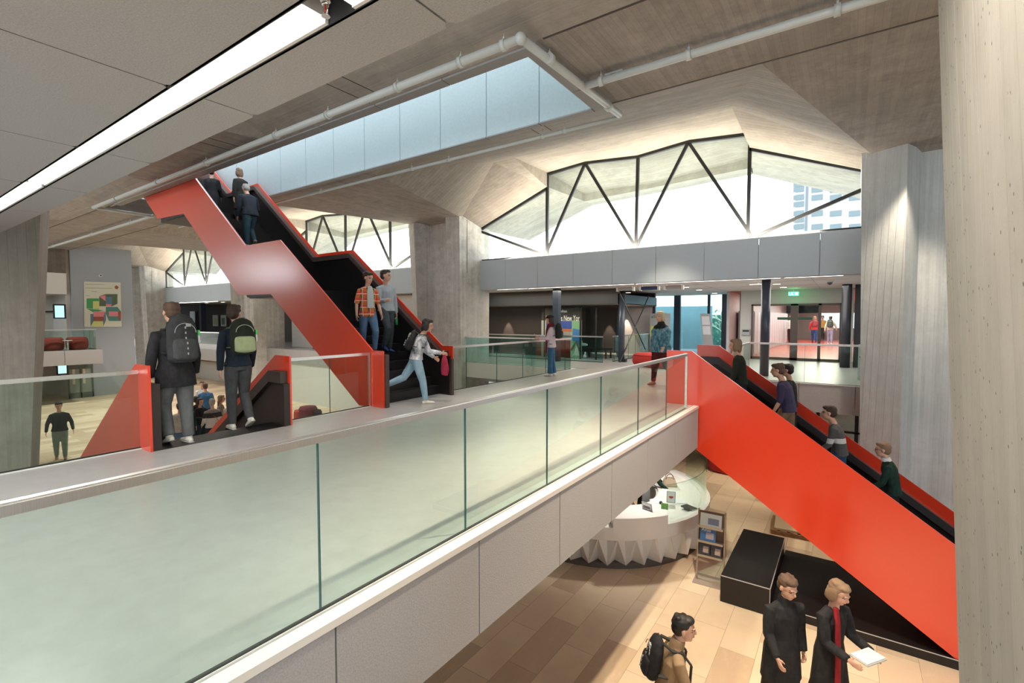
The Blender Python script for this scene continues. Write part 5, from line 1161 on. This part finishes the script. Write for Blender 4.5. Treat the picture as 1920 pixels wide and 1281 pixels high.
    for s, (hip, k_, an, sa) in zip((-1, 1), LG):
        bm = bmesh.new(); pit = -sa if sa < -.25 else 0; pit = max(-1.2, min(1.2, sa*.9)) if abs(sa) > .3 else 0
        def fv(v): return (an + rotx(Vector(v), pit))*S
        tube(bm, [fv((0, 0, .02)), fv((0, 0, -.03)), fv((0, .01, -.05))], [.042*S, .045*S, .045*S])
        pts = [fv((0, -.065, -.045)), fv((0, -.03, -.042)), fv((0, .05, -.040)), fv((0, .12, -.048)), fv((0, .175, -.055))]
        tube(bm, pts, [(.030*S, .028*S), (.036*S, .034*S), (.042*S, .034*S), (.044*S, .026*S), (.030*S, .018*S)])
        so_ = remeshed('shoe', bm, [sm_], t, vox*S*.9, 1)
        if near:
            bm = bmesh.new(); tube(bm, [fv((0, -.085, -.069)), fv((0, 0, -.069)), fv((0, .12, -.069)), fv((0, .19, -.067))], [(.030*S, .007*S), (.040*S, .008*S), (.046*S, .008*S), (.028*S, .007*S)], flat=(1, 0, 0)); link('sole', bm, mat('sole_grey', (.5, .48, .44), .7) if sm_ is not BLACK else BLACK, so_, True)
    # ---- top
    if topm:
        bm = bmesh.new(); ct = coat
        def T(pts, rad, **k): tube(bm, [p*S for p in pts], [(r[0]*S, r[1]*S) if isinstance(r, tuple) else r*S for r in rad], **k)
        hem = P - up_(.15)*(ct-.015)
        hr = (.20+.035*min(ct, .5)*2)*g
        q = g*torso_sx; sp = spine
        lst = [hem] + ([P] if ct > .06 else []) + [sp[1], sp[2], sp[3], sp[4], sp[4].lerp(sp[5], .45)]
        rd_ = [(hr, .145*g+.03*ct)] + ([(.198*q, .142*g)] if ct > .06 else []) + [(.165*q*wd, .122*g), (.172*q, .125*g), (.185*q, .125*g), (.140*q, .095), (.075, .07)]
        T(lst, rd_)
        for (so, el, wr, d2) in AR:
            e = el.lerp(wr, max(0, min(1, sleeve*2-1))); 
            ps = [sh+(so-sh)*.25+Vector((0, 0, .012)), so+Vector((0, 0, -.008)), so.lerp(el, .5), el] + ([el.lerp(wr, .5), wr] if sleeve > .9 else ([e] if sleeve > .55 else []))
            k_ = 1.0+(.16 if top in ('jacket', 'coat') else 0)
            T(ps, [.062, .063*k_, .060*k_, .054*k_, .048*k_, .041*k_][:len(ps)])
        if collar: T([sh.lerp(neckb, .3), neckb, neckb+nd*.05], [(.085, .08), (.078, .075), (.066, .068)])
        to = remeshed({'jacket': 'jacket', 'coat': 'coat', 'sweater': 'sweater', 'poncho': 'poncho'}.get(top, 'shirt'), bm, [topm], t, vox*S, 3)
    info = dict(S=S, P=P*S, chest=chest*S, sh=sh*S, neck=neckb*S, head=hc*S, HR=HR, hands=[(a[2]+a[3]*.07)*S for a in AR], up=up_(1.0), arms=[tuple(v*S for v in a[:3]) for a in AR], legs=[[v*S for v in l_[:3]] for l_ in LG], t=t, nd=nd)
    return t, info
def w2(t, v): return t.location + Matrix.Rotation(t.rotation_euler.z, 3, 'Z') @ Vector(v)
def backpack(label, t, inf, m1, m2, mstrap, w=.30, h=.46, d=.17, tag_=None, pocket=.45, patch=None):
    S = inf['S']; u = inf['up']; c = inf['chest'] + u*.02 + rotx(Vector((0, -1, 0)), 0)*(.125*S+d*.45)
    c.y = (inf['chest'].y) - (.115*S + d*.5)
    b = thing('backpack', label, 'backpack', w2(t, (c.x, c.y, c.z)), t.rotation_euler.z)
    bm = bmesh.new(); ax = rotx(Vector((0, 0, 1)), math.asin(max(-1, min(1, -u.y))) if abs(u.y) > .02 else 0); ax = Vector((0, u.y, u.z)).normalized()
    tube(bm, [ax*(-h*.5), ax*(-h*.42), ax*(-h*.1), ax*(h*.25), ax*(h*.43), ax*(h*.5)], [(w*.36, d*.35), (w*.48, d*.5), (w*.5, d*.52), (w*.47, d*.46), (w*.36, d*.34), (w*.2, d*.2)], n=18)
    remeshed('bag_body', bm, [m1], b, .010, 3)
    bm = bmesh.new(); nrm = Vector((0, -1, 0)); nrm = (nrm - ax*nrm.dot(ax)).normalized()
    cc = ax*(-h*.22) + nrm*(d*.42)
    tube(bm, [cc-ax*(h*.22), cc-ax*(h*.18), cc+ax*(h*.1), cc+ax*(h*pocket*.42), cc+ax*(h*pocket*.48)], [(w*.3, d*.15), (w*.41, d*.24), (w*.41, d*.24), (w*.38, d*.18), (w*.3, d*.08)], n=18)
    remeshed('front_pocket', bm, [m2], b, .009, 2)
    for s in (-1, 1):
        bm = bmesh.new(); top_ = Vector(inf['sh']) - c; pts = [ax*(h*.42)+Vector((s*.07, d*.3, 0)), Vector((s*.095*S, top_.y-.06, top_.z+.045*S)), Vector((s*.10*S, top_.y+.05, top_.z+.035*S)), Vector((s*.115*S, top_.y+.135*S, top_.z-.08*S)), Vector((s*.13*S, top_.y+.12*S, top_.z-.25*S)), ax*(-h*.3)+Vector((s*w*.45, d*.3, 0))]
        for p, q in zip(pts, pts[1:]): obox(bm, (p+q)/2, Vector((1, 0, 0)), (q-p).normalized().cross(Vector((1, 0, 0))).normalized(), (q-p).normalized(), .024, .008, (q-p).length/2+.008)
        link('strap', bm, mstrap, b)
    bm = bmesh.new(); hp_ = [ax*(h*.47)+Vector((x_, 0, 0))+ax*z_ for x_, z_ in ((-.04, 0), (-.035, .03), (.035, .03), (.04, 0))]
    for p, q in zip(hp_, hp_[1:]): cyl(bm, p, q, .008, 6)
    link('grab_handle', bm, mstrap, b)
    if tag_:
        bm = bmesh.new(); cc = ax*(h*.12)+Vector((w*.52, -d*.05, 0)); obox(bm, cc, (0, 1, 0), (1, 0, 0), ax, .03, .012, .035); link('green_tag', bm, tag_, b)
        bm = bmesh.new(); obox(bm, cc-ax*.09, (0, 1, 0), (1, 0, 0), ax, .022, .01, .05); link('white_tag', bm, mat('tag_white', (.75, .75, .75), .5), b)
    bm = bmesh.new(); z0 = nrm*(d*.50)
    for q in range(11): a = math.pi*q/10; 
    zp = [ax*(h*(.12+.2*math.sin(math.pi*q/10)))+Vector((w*.34*math.cos(math.pi*q/10), 0, 0))+nrm*(d*.5) for q in range(11)]
    for p, q in zip(zp, zp[1:]): cyl(bm, p, q, .005, 5)
    link('zip', bm, mat('zip_pale', (.42, .46, .34), .4) if patch else mat('zip_grey', (.35, .35, .34), .4), b)
    if not patch:
        bm = bmesh.new()
        for q in range(6): obox(bm, ax*(h*(-.32+.11*q))+nrm*(d*(.68 if q < 3 else .5)), (1, 0, 0), nrm, ax, .005, .012, .014)
        obox(bm, ax*(h*.28)+nrm*(d*.46)+Vector((.04, 0, 0)), (1, 0, 0), nrm, ax, .028, .01, .02)
        link('loops', bm, mat('loop_grey', (.35, .36, .36), .5), b)
    return b
def tread_up(x):
    if x > -7.45: return 0.0
    if x > -10.47: return (int((-7.45-x)/.2516)+1)*.1815
    if x > -12.0: return 2.36
    if x > -15.02: return 2.36 + (int((-12.0-x)/.2516)+1)*.1838
    return 4.75
def tread_dn(x): return -(int((x+2.45)/.254)+1)*.1816
BR, DBR, BLK, BLD, GRY = mat('hair_brown', (.10, .055, .035), .7), mat('hair_dark_brown', (.045, .026, .018), .7), mat('hair_black', (.012, .010, .010), .6), mat('hair_blond', (.62, .50, .33), .7), mat('hair_grey', (.35, .33, .31), .8)
LBR = mat('hair_light_brown', (.24, .15, .09), .7)
JN = cloth('blue_jeans', (.08, .15, .27), (.13, .22, .36), 20); JNL = cloth('light_jeans', (.24, .38, .50), (.33, .48, .60), 16); JND = cloth('dark_jeans', (.025, .045, .07)); GT = cloth('grey_trousers', (.15, .155, .16), (.10, .105, .11), 14)
DGT = cloth('charcoal_trousers', (.075, .08, .085)); TAN = cloth('tan_trousers', (.26, .17, .10)); BKC = cloth('black_cloth', (.016, .016, .018), (.028, .028, .03)); NAVY = cloth('navy_knit', (.014, .022, .038), (.022, .032, .05))
WSH = mat('white_shoe', (.72, .70, .64), .5); BSH = mat('dark_shoe', (.03, .03, .035), .5); BLSH = mat('blue_shoe', (.03, .07, .22), .5)
GTAG = mat('tag_green', (.10, .65, .14), .5)
WB = ((10, 14), (-10, 6))
# backpackers on the bridge
t, i = person('person in black jacket and grey trousers with large black backpack, seen from behind', (-7.40, 2.74, 0), R(92), 1.83, 'l', 'jacket', BKC, GT, WSH, 'short', BR, lean=3, legs=((16, 34), (-3, 4)), arms=((-6, 14, .26), (4, 12, .24)), coat=.20, collar=True, girth=1.12, flare=.012)
backpack('large black hiking-style backpack with green tag on the person in black jacket', t, i, cloth('black_nylon', (.03, .032, .034), (.045, .047, .05), 40), cloth('grey_nylon', (.05, .054, .056), (.07, .072, .074), 40), mat('strap_dark', (.03, .03, .03), .7), .37, .62, .22, GTAG)
t, i = person('person in navy sweater and slim dark grey trousers with olive backpack, seen from behind', (-7.62, 3.66, 0), R(84), 1.82, 'l', 'sweater', NAVY, DGT, WSH, 'short', DBR, lean=4, legs=((2, 3), (10, 42)), arms=((-12, 10, .22), (6, 18, .16)), head=(-3, -45), girth=.96, coat=.02)
backpack('black and pale green backpack with green tag on the person in navy sweater', t, i, cloth('dark_olive_nylon', (.022, .028, .020)), cloth('pale_green_canvas', (.36, .42, .25), (.30, .36, .2)), mat('strap_olive', (.16, .20, .11), .7), .36, .53, .20, GTAG, patch=True)
# upper stair
x = -14.75; t, i = person('person with blond bob and long dark coat near the top of the upper stair', (x, 7.32, tread_up(x)), R(95), 1.66, 'l', 'coat', cloth('dark_olive_coat', (.028, .028, .026)), BKC, BSH, 'bob', LBR, lean=8, legs=((24, 40), (-4, 6)), arms=((-6, 10, .22), (10, 25, .2)), coat=.42, fem=True)
x = -13.70; t, i = person('person bending forward in dark blue jacket and jeans climbing the upper stair', (x, 7.02, tread_up(x)), R(88), 1.80, 'l', 'jacket', cloth('dark_blue_blazer', (.022, .028, .04)), cloth('teal_jeans', (.03, .065, .085)), BR and mat('brown_grey_shoe', (.20, .18, .16), .6), 'short', GRY, lean=27, side=4, legs=((4, 4), (30, 62)), arms=((8, 20, .15), (22, 60, .35)), head=(-18, 0), coat=.10, girth=1.05)
t, i = person('person in dark jacket at the very top of the upper stair under the ceiling edge', (-16.9, 7.45, 4.75), R(60), 1.68, 'l', 'jacket', BKC, BKC, BSH, 'short', BLK, legs=WB, arms=((-10, 20, .2), (15, 25, .15)), coat=.2)
x = -8.50; t, i = person('person in orange plaid shirt and blue jeans coming down the upper stair', (x, 6.80, tread_up(x)), R(-102), 1.71, 'l', 'shirt', plaid('orange_plaid'), JN, BSH, 'curly', DBR, lean=2, legs=((22, 30), (-4, 8)), arms=((6, 18, .2), (-4, 12, .24)), head=(-14, 15), sleeve=.5, coat=.10)
bm = bmesh.new(); S = i['S']; c = i['chest']
tube(bm, [c+Vector((.0, .105, .16)), c+Vector((.0, .128, .05)), c+Vector((0, .132, -.12)), c+Vector((0, .130, -.30))], [(.045, .02), (.075, .02), (.08, .02), (.085, .02)]); remeshed('undershirt', bm, [mat('pale_tshirt', (.48, .52, .50), .8)], t, .009, 2)
x = -8.62; t, i = person('person in light grey sweater and dark trousers holding a green bottle on the upper stair', (x, 7.42, tread_up(x)), R(-100), 1.80, 'l', 'sweater', cloth('light_grey_knit', (.38, .42, .45), (.32, .36, .40)), cloth('slate_trousers', (.065, .08, .09)), BLSH, 'short', DBR, legs=((0, 6), (30, 52)), arms=((-4, 8, .22), (14, 78, .12)), head=(-3, 38), coat=.03, side=2)
hp = i['hands'][0]; q = w2(t, hp); b = thing('bottle', 'small green glass bottle held low by the person in grey sweater', 'bottle', (q.x, q.y, q.z-.13))
bm = bmesh.new(); cyl(bm, (0, 0, -.08), (0, 0, .06), .032, 14); cyl(bm, (0, 0, .06), (0, 0, .10), .032, 14, .012); cyl(bm, (0, 0, .10), (0, 0, .16), .012, 10); link('bottle_body', bm, mat('green_glass', (.02, .30, .07), .1), b); bm = bmesh.new(); cyl(bm, (0, 0, .16), (0, 0, .17), .014, 10); link('bottle_cap', bm, STEEL, b)
t, i = person('person in light jeans and grey-white checked top striding off the foot of the upper stair', (-6.96, 6.72, 0), R(-38), 1.66, 'm', 'shirt', cloth('grey_white_check', (.66, .68, .75), (.10, .11, .13), 22), JNL, WSH, 'bob', BLK, lean=20, legs=((-34, 34), (16, 8)), arms=((20, 40, .2), (30, 55, .1)), head=(-6, -10), fem=True, coat=.0)
backpack('dark backpack on the striding person in light jeans', t, i, BKC, BKC, mat('strap_dark', (.03, .03, .03), .7), .28, .40, .14)
q = w2(t, i['hands'][1]); b = thing('tote_bag', 'crimson soft bag hanging from the hand of the striding person', 'bag', (q.x, q.y, q.z-.22))
bm = bmesh.new(); tube(bm, [(0, 0, .2), (0, 0, .1), (0.01, 0, -.08), (0, 0, -.2)], [(.03, .02), (.07, .04), (.10, .05), (.08, .04)]); remeshed('bag_body', bm, [cloth('crimson_cloth', (.36, .03, .07))], b, .01, 2)
# phone reader
t, i = person('person in white jacket and flared jeans with burgundy scarf reading a phone', (-7.08, 12.22, 0), R(118), 1.70, 'l', 'jacket', cloth('pinkish_white_wool', (.66, .56, .60), (.58, .49, .53)), cloth('mid_blue_jeans', (.035, .11, .21), (.05, .14, .26)), WSH, 'bob', DBR, lean=1, legs=((4, 4), (-4, 2)), arms=((22, 66, .05), (22, 70, .03)), head=(-6, 0), coat=.08, flare=.03, fem=True, cap=BKC)
bm = bmesh.new(); S = i['S']; nk, ch = i['neck'], i['chest']
SCF = cloth('burgundy_knit', (.15, .012, .025), (.22, .02, .03)); tube(bm, [nk+Vector((0, .0, -.03)), nk+Vector((0, .01, .02)), nk+Vector((0, .015, .06))], [(.10, .10), (.10, .11), (.085, .09)])
tube(bm, [nk+Vector((-.06, .09, 0)), ch+Vector((-.07, .14, .02)), ch+Vector((-.08, .14, -.3)), ch+Vector((-.07, .15, -.62))], [(.045, .03), (.05, .022), (.06, .022), (.07, .025)]); remeshed('scarf', bm, [SCF], t, .010, 2)
q = w2(t, (i['hands'][0]+i['hands'][1])/2 + Vector((0, .03, .05))); b = thing('phone', 'pale smartphone held in front of the person in white jacket', 'phone', q, t.rotation_euler.z)
bm = bmesh.new(); obox(bm, (0, 0, .02), (1, 0, 0), (0, .7, .7), (0, -.7, .7), .036, .075, .004); link('case', bm, mat('phone_pink', (.6, .45, .45), .4), b)
backpack('small black backpack on the person in white jacket', t, i, cloth('charcoal_nylon', (.03, .034, .034)), cloth('charcoal_nylon2', (.04, .044, .044)), mat('strap_dark', (.03, .03, .03), .7), .30, .44, .20)
# blond woman
t, i = person('person with blond bob in teal patterned poncho walking beside the red pouf', (-3.86, 12.15, 0), R(150), 1.80, 'l', 'poncho', cloth('teal_pattern_wool', (.03, .13, .19), (.22, .40, .48), 34), cloth('dark_red_black_trousers', (.10, .015, .016)), mat('cream_sole_shoe', (.30, .20, .17), .6), 'bob', BLD, legs=((-14, 22), (12, 6)), arms=((14, 26, .50), (-10, 14, .55)), head=(0, 8), coat=.12, girth=1.32, fem=True, collar=True, torso_sx=1.25)
bm = bmesh.new(); nk, ch = i['neck'], i['chest']; tube(bm, [nk+Vector((0, 0, .05)), nk+Vector((0, 0, -.02)), ch+Vector((0, 0, .13)), ch+Vector((0, 0, .06))], [(.075, .075), (.11, .10), (.20, .14), (.24, .15)]); remeshed('shawl_collar', bm, [BKC], t, .011, 2)
# right stair, climbing left
UPL = ((34, 58), (-4, 4))
x = -1.78; person('person in dark jacket with light brown hair at the top of the right-hand stair', (x, 10.8, tread_dn(x)), R(90), 1.74, 'l', 'jacket', cloth('dark_green_black', (.024, .027, .020)), NAVY, BSH, 'bob', LBR, lean=7, legs=UPL, arms=((6, 20, .1), (-12, 16, .15)), coat=.06)
x = -.93; person('person in purple-navy striped shirt and tan trousers climbing the right-hand stair', (x, 10.9, tread_dn(x)), R(90), 1.83, 'l', 'shirt', bands('navy_fine_stripe', [(0, (.028, .022, .06)), (.5, (.045, .035, .09))], 1, 2), TAN, BSH, 'short', BR, lean=14, legs=UPL, arms=((8, 22, .12), (-8, 20, .12)), head=(-4, 0), sleeve=.56, coat=.04, girth=1.1)
for n_ in MATS['navy_fine_stripe'].node_tree.nodes:
    if n_.type == 'MATH': n_.inputs[1].default_value = 1
x = -.93; person('dark haired person mostly hidden behind the one in the purple-navy shirt', (x, 11.55, tread_dn(x)), R(90), 1.76, 'm', 'sweater', BKC, BKC, BSH, 'short', BLK, lean=5, legs=UPL, arms=((4, 10, .1), (-6, 14, .1)))
x = -.06; t, i = person('person in charcoal sweater with white chest stripe and jeans climbing the right-hand stair', (x, 10.9, tread_dn(x)), R(90), 1.80, 'l', 'sweater', bands('charcoal_white_stripe', [(0, (.085, .08, .085)), (.585, (.62, .62, .60)), (.632, (.085, .08, .085))], .5, 2), cloth('bright_jeans', (.03, .10, .19)), BSH, 'short', DBR, lean=14, legs=UPL, arms=((18, 34, .12), (-6, 20, .12)), head=(2, 0), coat=.03)
for n_ in MATS['charcoal_white_stripe'].node_tree.nodes:
    if n_.type == 'MATH': n_.inputs[1].default_value = .5
x = .74; t, i = person('person with glasses in dark green sweater and white collar, lowest on the right-hand stair', (x, 10.9, tread_dn(x)), R(90), 1.76, 'l', 'sweater', cloth('bottle_green_knit', (.012, .035, .028), (.018, .05, .04)), BKC, BSH, 'short', LBR, lean=12, legs=UPL, arms=((20, 34, .14), (-16, 18, .16)), head=(2, 0), coat=.04)
def headpt(i, v): return i['head'] + i['HR'] @ (Vector(v)*i['S'])
bm = bmesh.new(); tube(bm, [i['neck']+Vector((0, .0, -.035)), i['neck']+Vector((0, .01, .012)), i['neck']+Vector((0, .015, .03))], [(.082, .08), (.072, .072), (.066, .066)]); remeshed('collar', bm, [mat('collar_white', (.75, .77, .78), .7)], t, .009, 1)
def glasses(t, i):
    bm = bmesh.new()
    for s in (-1, 1):
        cyl(bm, headpt(i, (s*.075, -.01, .012)), headpt(i, (s*.058, .092, .012)), .0035, 6)
        P_ = [headpt(i, (s*.032+.022*math.cos(a), .098, .006+.016*math.sin(a))) for a in [2*math.pi*k/10 for k in range(10)]]
        for a, b in zip(P_, P_[1:]+P_[:1]): cyl(bm, a, b, .003, 5)
    cyl(bm, headpt(i, (-.01, .10, .01)), headpt(i, (.01, .10, .01)), .003, 5); link('glasses', bm, BLACK, t)
glasses(t, i)
# lower right hall
t, i = person('person in tan shirt with black backpack walking on the stone floor at the bottom edge', (-1.59, 5.42, FZ), R(-62), 1.89, 'l', 'shirt', cloth('tan_shirt', (.32, .22, .13), (.27, .18, .10)), BKC, BSH, 'short', BLK, lean=12, legs=((24, 30), (-14, 18)), arms=((-18, 16, .14), (20, 26, .14)), head=(0, -10), collar=True)
backpack('black backpack on the person in tan shirt at the bottom edge', t, i, BKC, BKC, mat('strap_dark', (.03, .03, .03), .7), .32, .46, .18)
t, i = person('person in black coat walking at the bottom right, left one of the pair', (-.60, 7.10, FZ), R(-140), 1.89, 'l', 'coat', BKC, BKC, BSH, 'short', BR, lean=4, legs=WB, arms=((-4, 18, .14), (10, 40, .12)), head=(-14, 10), coat=.42, collar=True, girth=1.08)
t, i = person('person in black coat with red scarf holding an open book at the bottom right', (-.08, 7.36, FZ), R(-125), 1.88, 'l', 'coat', BKC, BKC, BSH, 'bob', LBR, lean=5, legs=((14, 18), (-10, 6)), arms=((18, 64, .08), (16, 66, .08)), head=(-18, 5), coat=.40)
q = w2(t, (i['hands'][0]+i['hands'][1])/2 + Vector((0, .02, .05))); b = thing('book', 'open pale book held by the person in black coat at the bottom right', 'book', q, t.rotation_euler.z)
box_obj('cover', (-.17, .17, -.11, .11, 0, .012), mat('book_grey', (.45, .45, .45), .6), b); box_obj('pages', (-.16, .16, -.10, .10, .012, .028), mat('book_pages', (.75, .75, .73), .7), b)
bm = bmesh.new(); nk, ch = i['neck'], i['chest']; tube(bm, [nk+Vector((.07, .07, 0)), ch+Vector((.10, .14, .05)), ch+Vector((.12, .17, -.3)), ch+Vector((.12, .18, -.75))], [(.04, .03), (.045, .02), (.05, .02), (.05, .02)]); remeshed('scarf', bm, [cloth('red_wool', (.28, .015, .02))], t, .012, 2)
# behind the desk
t, i = person('person in dark green top leaning over the handbag behind the reception desk', (-4.35, 12.35, FZ), R(-70), 1.70, 'l', 'sweater', cloth('forest_green_knit', (.012, .04, .03)), BKC, BSH, 'short', BR, lean=52, legs=((-6, 4), (6, 12)), arms=((40, 20, .1), (45, 26, .1)), head=(-20, 0))
t, i = person('person in blue top sitting behind the reception desk, mostly hidden by the bridge', (-4.72, 11.15, FZ), R(180), 1.68, 'l', 'sweater', cloth('bright_blue_knit', (.02, .10, .22), (.03, .16, .32)), BKC, BSH, 'short', BR, lean=5, legs=((84, 84), (84, 84)), arms=((30, 60, .1), (34, 56, .1)), head=(-20, 0))
# corridor walkers
t, i = person('person in red top and jeans walking away down the red corridor', (-1.86, 39.0, .012), R(4), 1.75, 'l', 'jacket', mat('bright_red_cloth', (.55, .03, .03), .8), cloth('vivid_jeans', (.02, .06, .22)), BSH, 'bob', LBR, legs=WB, arms=((10, 14, .3), (-12, 16, .2)), coat=.05)
backpack('dark red backpack on the person in red top in the corridor', t, i, mat('maroon_nylon', (.20, .015, .03), .8), mat('maroon_nylon', (.20, .015, .03), .8), BLACK, .34, .5, .2)
t, i = person('person in white sleeves and pale jeans walking away in the corridor, right one', (-.92, 37.3, .012), R(-4), 1.74, 'l', 'sweater', mat('pale_olive_cloth', (.50, .52, .42), .8), cloth('pale_jeans', (.28, .32, .50)), WSH, 'short', BLK, legs=WB, arms=((-10, 10, .3), (16, 20, .4)))
backpack('dark green backpack on the right-hand walker in the corridor', t, i, mat('dark_green_nylon', (.02, .045, .035), .8), mat('dark_green_nylon', (.02, .045, .035), .8), BLACK, .34, .5, .2)
person('person in white shirt and dark trousers at the left side of the corridor', (-3.06, 36.5, .012), R(175), 1.83, 'l', 'shirt', mat('white_shirt', (.62, .68, .68), .8), BKC, BSH, 'short', BR, legs=WB, arms=((4, 8, .1), (-4, 10, .1)))
person('person in mustard top far down the corridor between the two walkers', (-1.55, 43.0, .012), R(170), 1.8, 'm', 'sweater', mat('mustard_cloth', (.45, .26, .04), .8), BKC, BSH, 'short', BLK, legs=WB)
# left lower hall
t, i = person('person in dark sweater and green-grey jeans walking on the lower floor behind the left glass', (-20.46, 4.31, FL), R(-102), 1.78, 'l', 'sweater', cloth('black_green_knit', (.015, .024, .022)), cloth('green_grey_jeans', (.16, .23, .21), (.22, .3, .27)), mat('tan_boot', (.30, .20, .12), .6), 'short', BLK, legs=((8, 6), (-4, 14)), arms=((0, 34, .34), (0, 34, .34)), head=(-8, 0), coat=.04, girth=1.05)
person('dark dressed person partly hidden behind the orange stair panel', (-18.74, 5.14, FL), R(10), 1.74, 'm', 'jacket', BKC, BKC, BSH, 'short', BLK, legs=WB, arms=((12, 30, .2), (-6, 20, .2)), coat=.1, lean=8)
CR = [
 ((-20.77, 8.70), 75, 1.85, 'person in bright blue shirt seen from behind in the crowd below', dict(topm=cloth('bright_blue_shirt', (.06, .17, .34)), botm=NAVY, hair='short', hairm=BR, arms=((24, 90, .2), (24, 90, .2)), girth=1.1)),
 ((-22.0, 9.1), -110, 1.80, 'person facing the one in the bright blue shirt', dict(topm=mat('white_shirt', (.62, .68, .68), .8), botm=NAVY, hair='short', hairm=BR)),
 ((-18.22, 7.44), -75, 1.68, 'dark haired person in black top facing the camera in the crowd', dict(topm=BKC, botm=JND, hair='long', hairm=DBR, fem=True, arms=((20, 70, .1), (20, 70, .1)))),
 ((-17.2, 7.40), 80, 1.75, 'grey haired person in striped black and white sweater seen from behind', dict(topm=bands('striped_knit', [(0, (.62, .60, .56)), (.60, (.03, .03, .03)), (.68, (.24, .24, .24))], .5, 2), botm=JND, hair='short', hairm=GRY, girth=1.15, arms=((4, 40, .2), (4, 40, .2)))),
 ((-18.15, 8.08), -30, 1.70, 'person with long light brown hair at the right of the crowd', dict(topm=mat('grey_scarf_cloth', (.20, .16, .13), .8), botm=BKC, hair='long', hairm=LBR, fem=True)),
 ((-17.35, 8.02), 60, 1.68, 'person in white top with dark hair near the red stair edge', dict(topm=cloth('off_white_knit', (.52, .50, .47)), botm=BKC, hair='bob', hairm=DBR, fem=True, arms=((24, 60, .1), (20, 60, .1)))),
 ((-18.2, 8.75), 20, 1.68, 'dark haired person at the back right of the crowd', dict(topm=cloth('off_white_knit', (.52, .50, .47)), botm=BKC, hair='bob', hairm=BLK, fem=True)),
 ((-20.1, 6.88), -60, 1.78, 'bald-looking person in dark blue at the back left of the crowd', dict(topm=cloth('dark_blue_coat', (.03, .05, .09)), botm=BKC, hair='short', hairm=BLK, skin='m')),
 ((-18.84, 6.38), -20, 1.66, 'brown haired person leaning over the white standing table', dict(topm=cloth('dark_floral', (.05, .03, .03), (.15, .06, .05)), botm=BKC, hair='bob', hairm=BR, fem=True, lean=12, arms=((30, 50, .1), (30, 50, .1)))),
 ((-17.4, 6.52), 70, 1.72, 'person in white top, maroon waistband and jeans seen from behind', dict(topm=cloth('off_white_knit', (.52, .50, .47)), botm=JN, hair='short', hairm=BR, arms=((10, 60, .15), (10, 60, .15)))),
 ((-18.0, 6.98), -100, 1.66, 'person in dark teal dress between the dark haired one and the blue shirt', dict(topm=cloth('dark_teal', (.015, .05, .06)), botm=BKC, hair='long', hairm=BR, fem=True)),
 ((-19.2, 7.75), 100, 1.62, 'person in black seen from behind at the front of the crowd', dict(topm=BKC, botm=BKC, hair='long', hairm=BLK, fem=True)),
]
for (x, y), a, h, lb, kw in CR:
    kw.setdefault('legs', ((3, 3), (-3, 3))); kw.setdefault('arms', ((6, 30, .12), (6, 30, .12))); sk = kw.pop('skin', 'l'); hr_ = kw.pop('hair'); hm_ = kw.pop('hairm'); tm, bt = kw.pop('topm'), kw.pop('botm')
    t, i = person(lb, (x, y, FL), R(a), h, sk, 'sweater', tm, bt, BSH, hr_, hm_, coat=.06, **kw)
    if 'striped' in lb:
        q = w2(t, i['P'] + Vector((.17, -.12, -.02))); b = thing('shoulder_bag', 'tan leather shoulder bag hanging behind the person in striped sweater', 'bag', q, t.rotation_euler.z)
        box_obj('bag_body', (-.13, .13, -.05, .05, -.14, .12), mat('tan_leather', (.50, .15, .05), .45), b, .015); box_obj('flap', (-.135, .135, -.058, .02, -.02, .125), mat('tan_leather_flap', (.42, .12, .04), .45), b, .01)
        bm = bmesh.new(); L_ = i['sh'] - (i['P'] + Vector((.17, -.12, -.02))); pts = [Vector((.0, 0, .12)), Vector((-.10, -.03, .3)), L_+Vector((-.10, -.11, -.04)), L_+Vector((-.12, 0, .05))]
        for p, q_ in zip(pts, pts[1:]): bar(bm, p, q_, .02, .006)
        link('strap', bm, mat('tan_leather_flap', (.42, .12, .04), .45), b)
for n_ in MATS['striped_knit'].node_tree.nodes:
    if n_.type == 'MATH': n_.inputs[1].default_value = .5
t = thing('standing_table', 'high round table with white top and black cover in the crowd below', 'table', (-18.1, 6.05, FL)); bm = bmesh.new(); cyl(bm, (0, 0, 1.08), (0, 0, 1.12), .42, 24); link('table_top', bm, WHITE, t); bm = bmesh.new(); cyl(bm, (0, 0, 0), (0, 0, 1.08), .40, 20, .30); link('cover', bm, BKC, t)
for k, (dx, dy) in enumerate(((.1, .1), (-.15, .05), (.05, -.18))):
    b = thing('paper_cup', 'paper cup on the white standing table, ' + ('nearest the right edge', 'in the middle', 'nearest the camera')[k], 'cup', (-18.1+dx, 6.05+dy, FL+1.12)); bm = bmesh.new(); cyl(bm, (0, 0, 0), (0, 0, .1), .03, 10, .04); link('cup_wall', bm, WHITE, b)
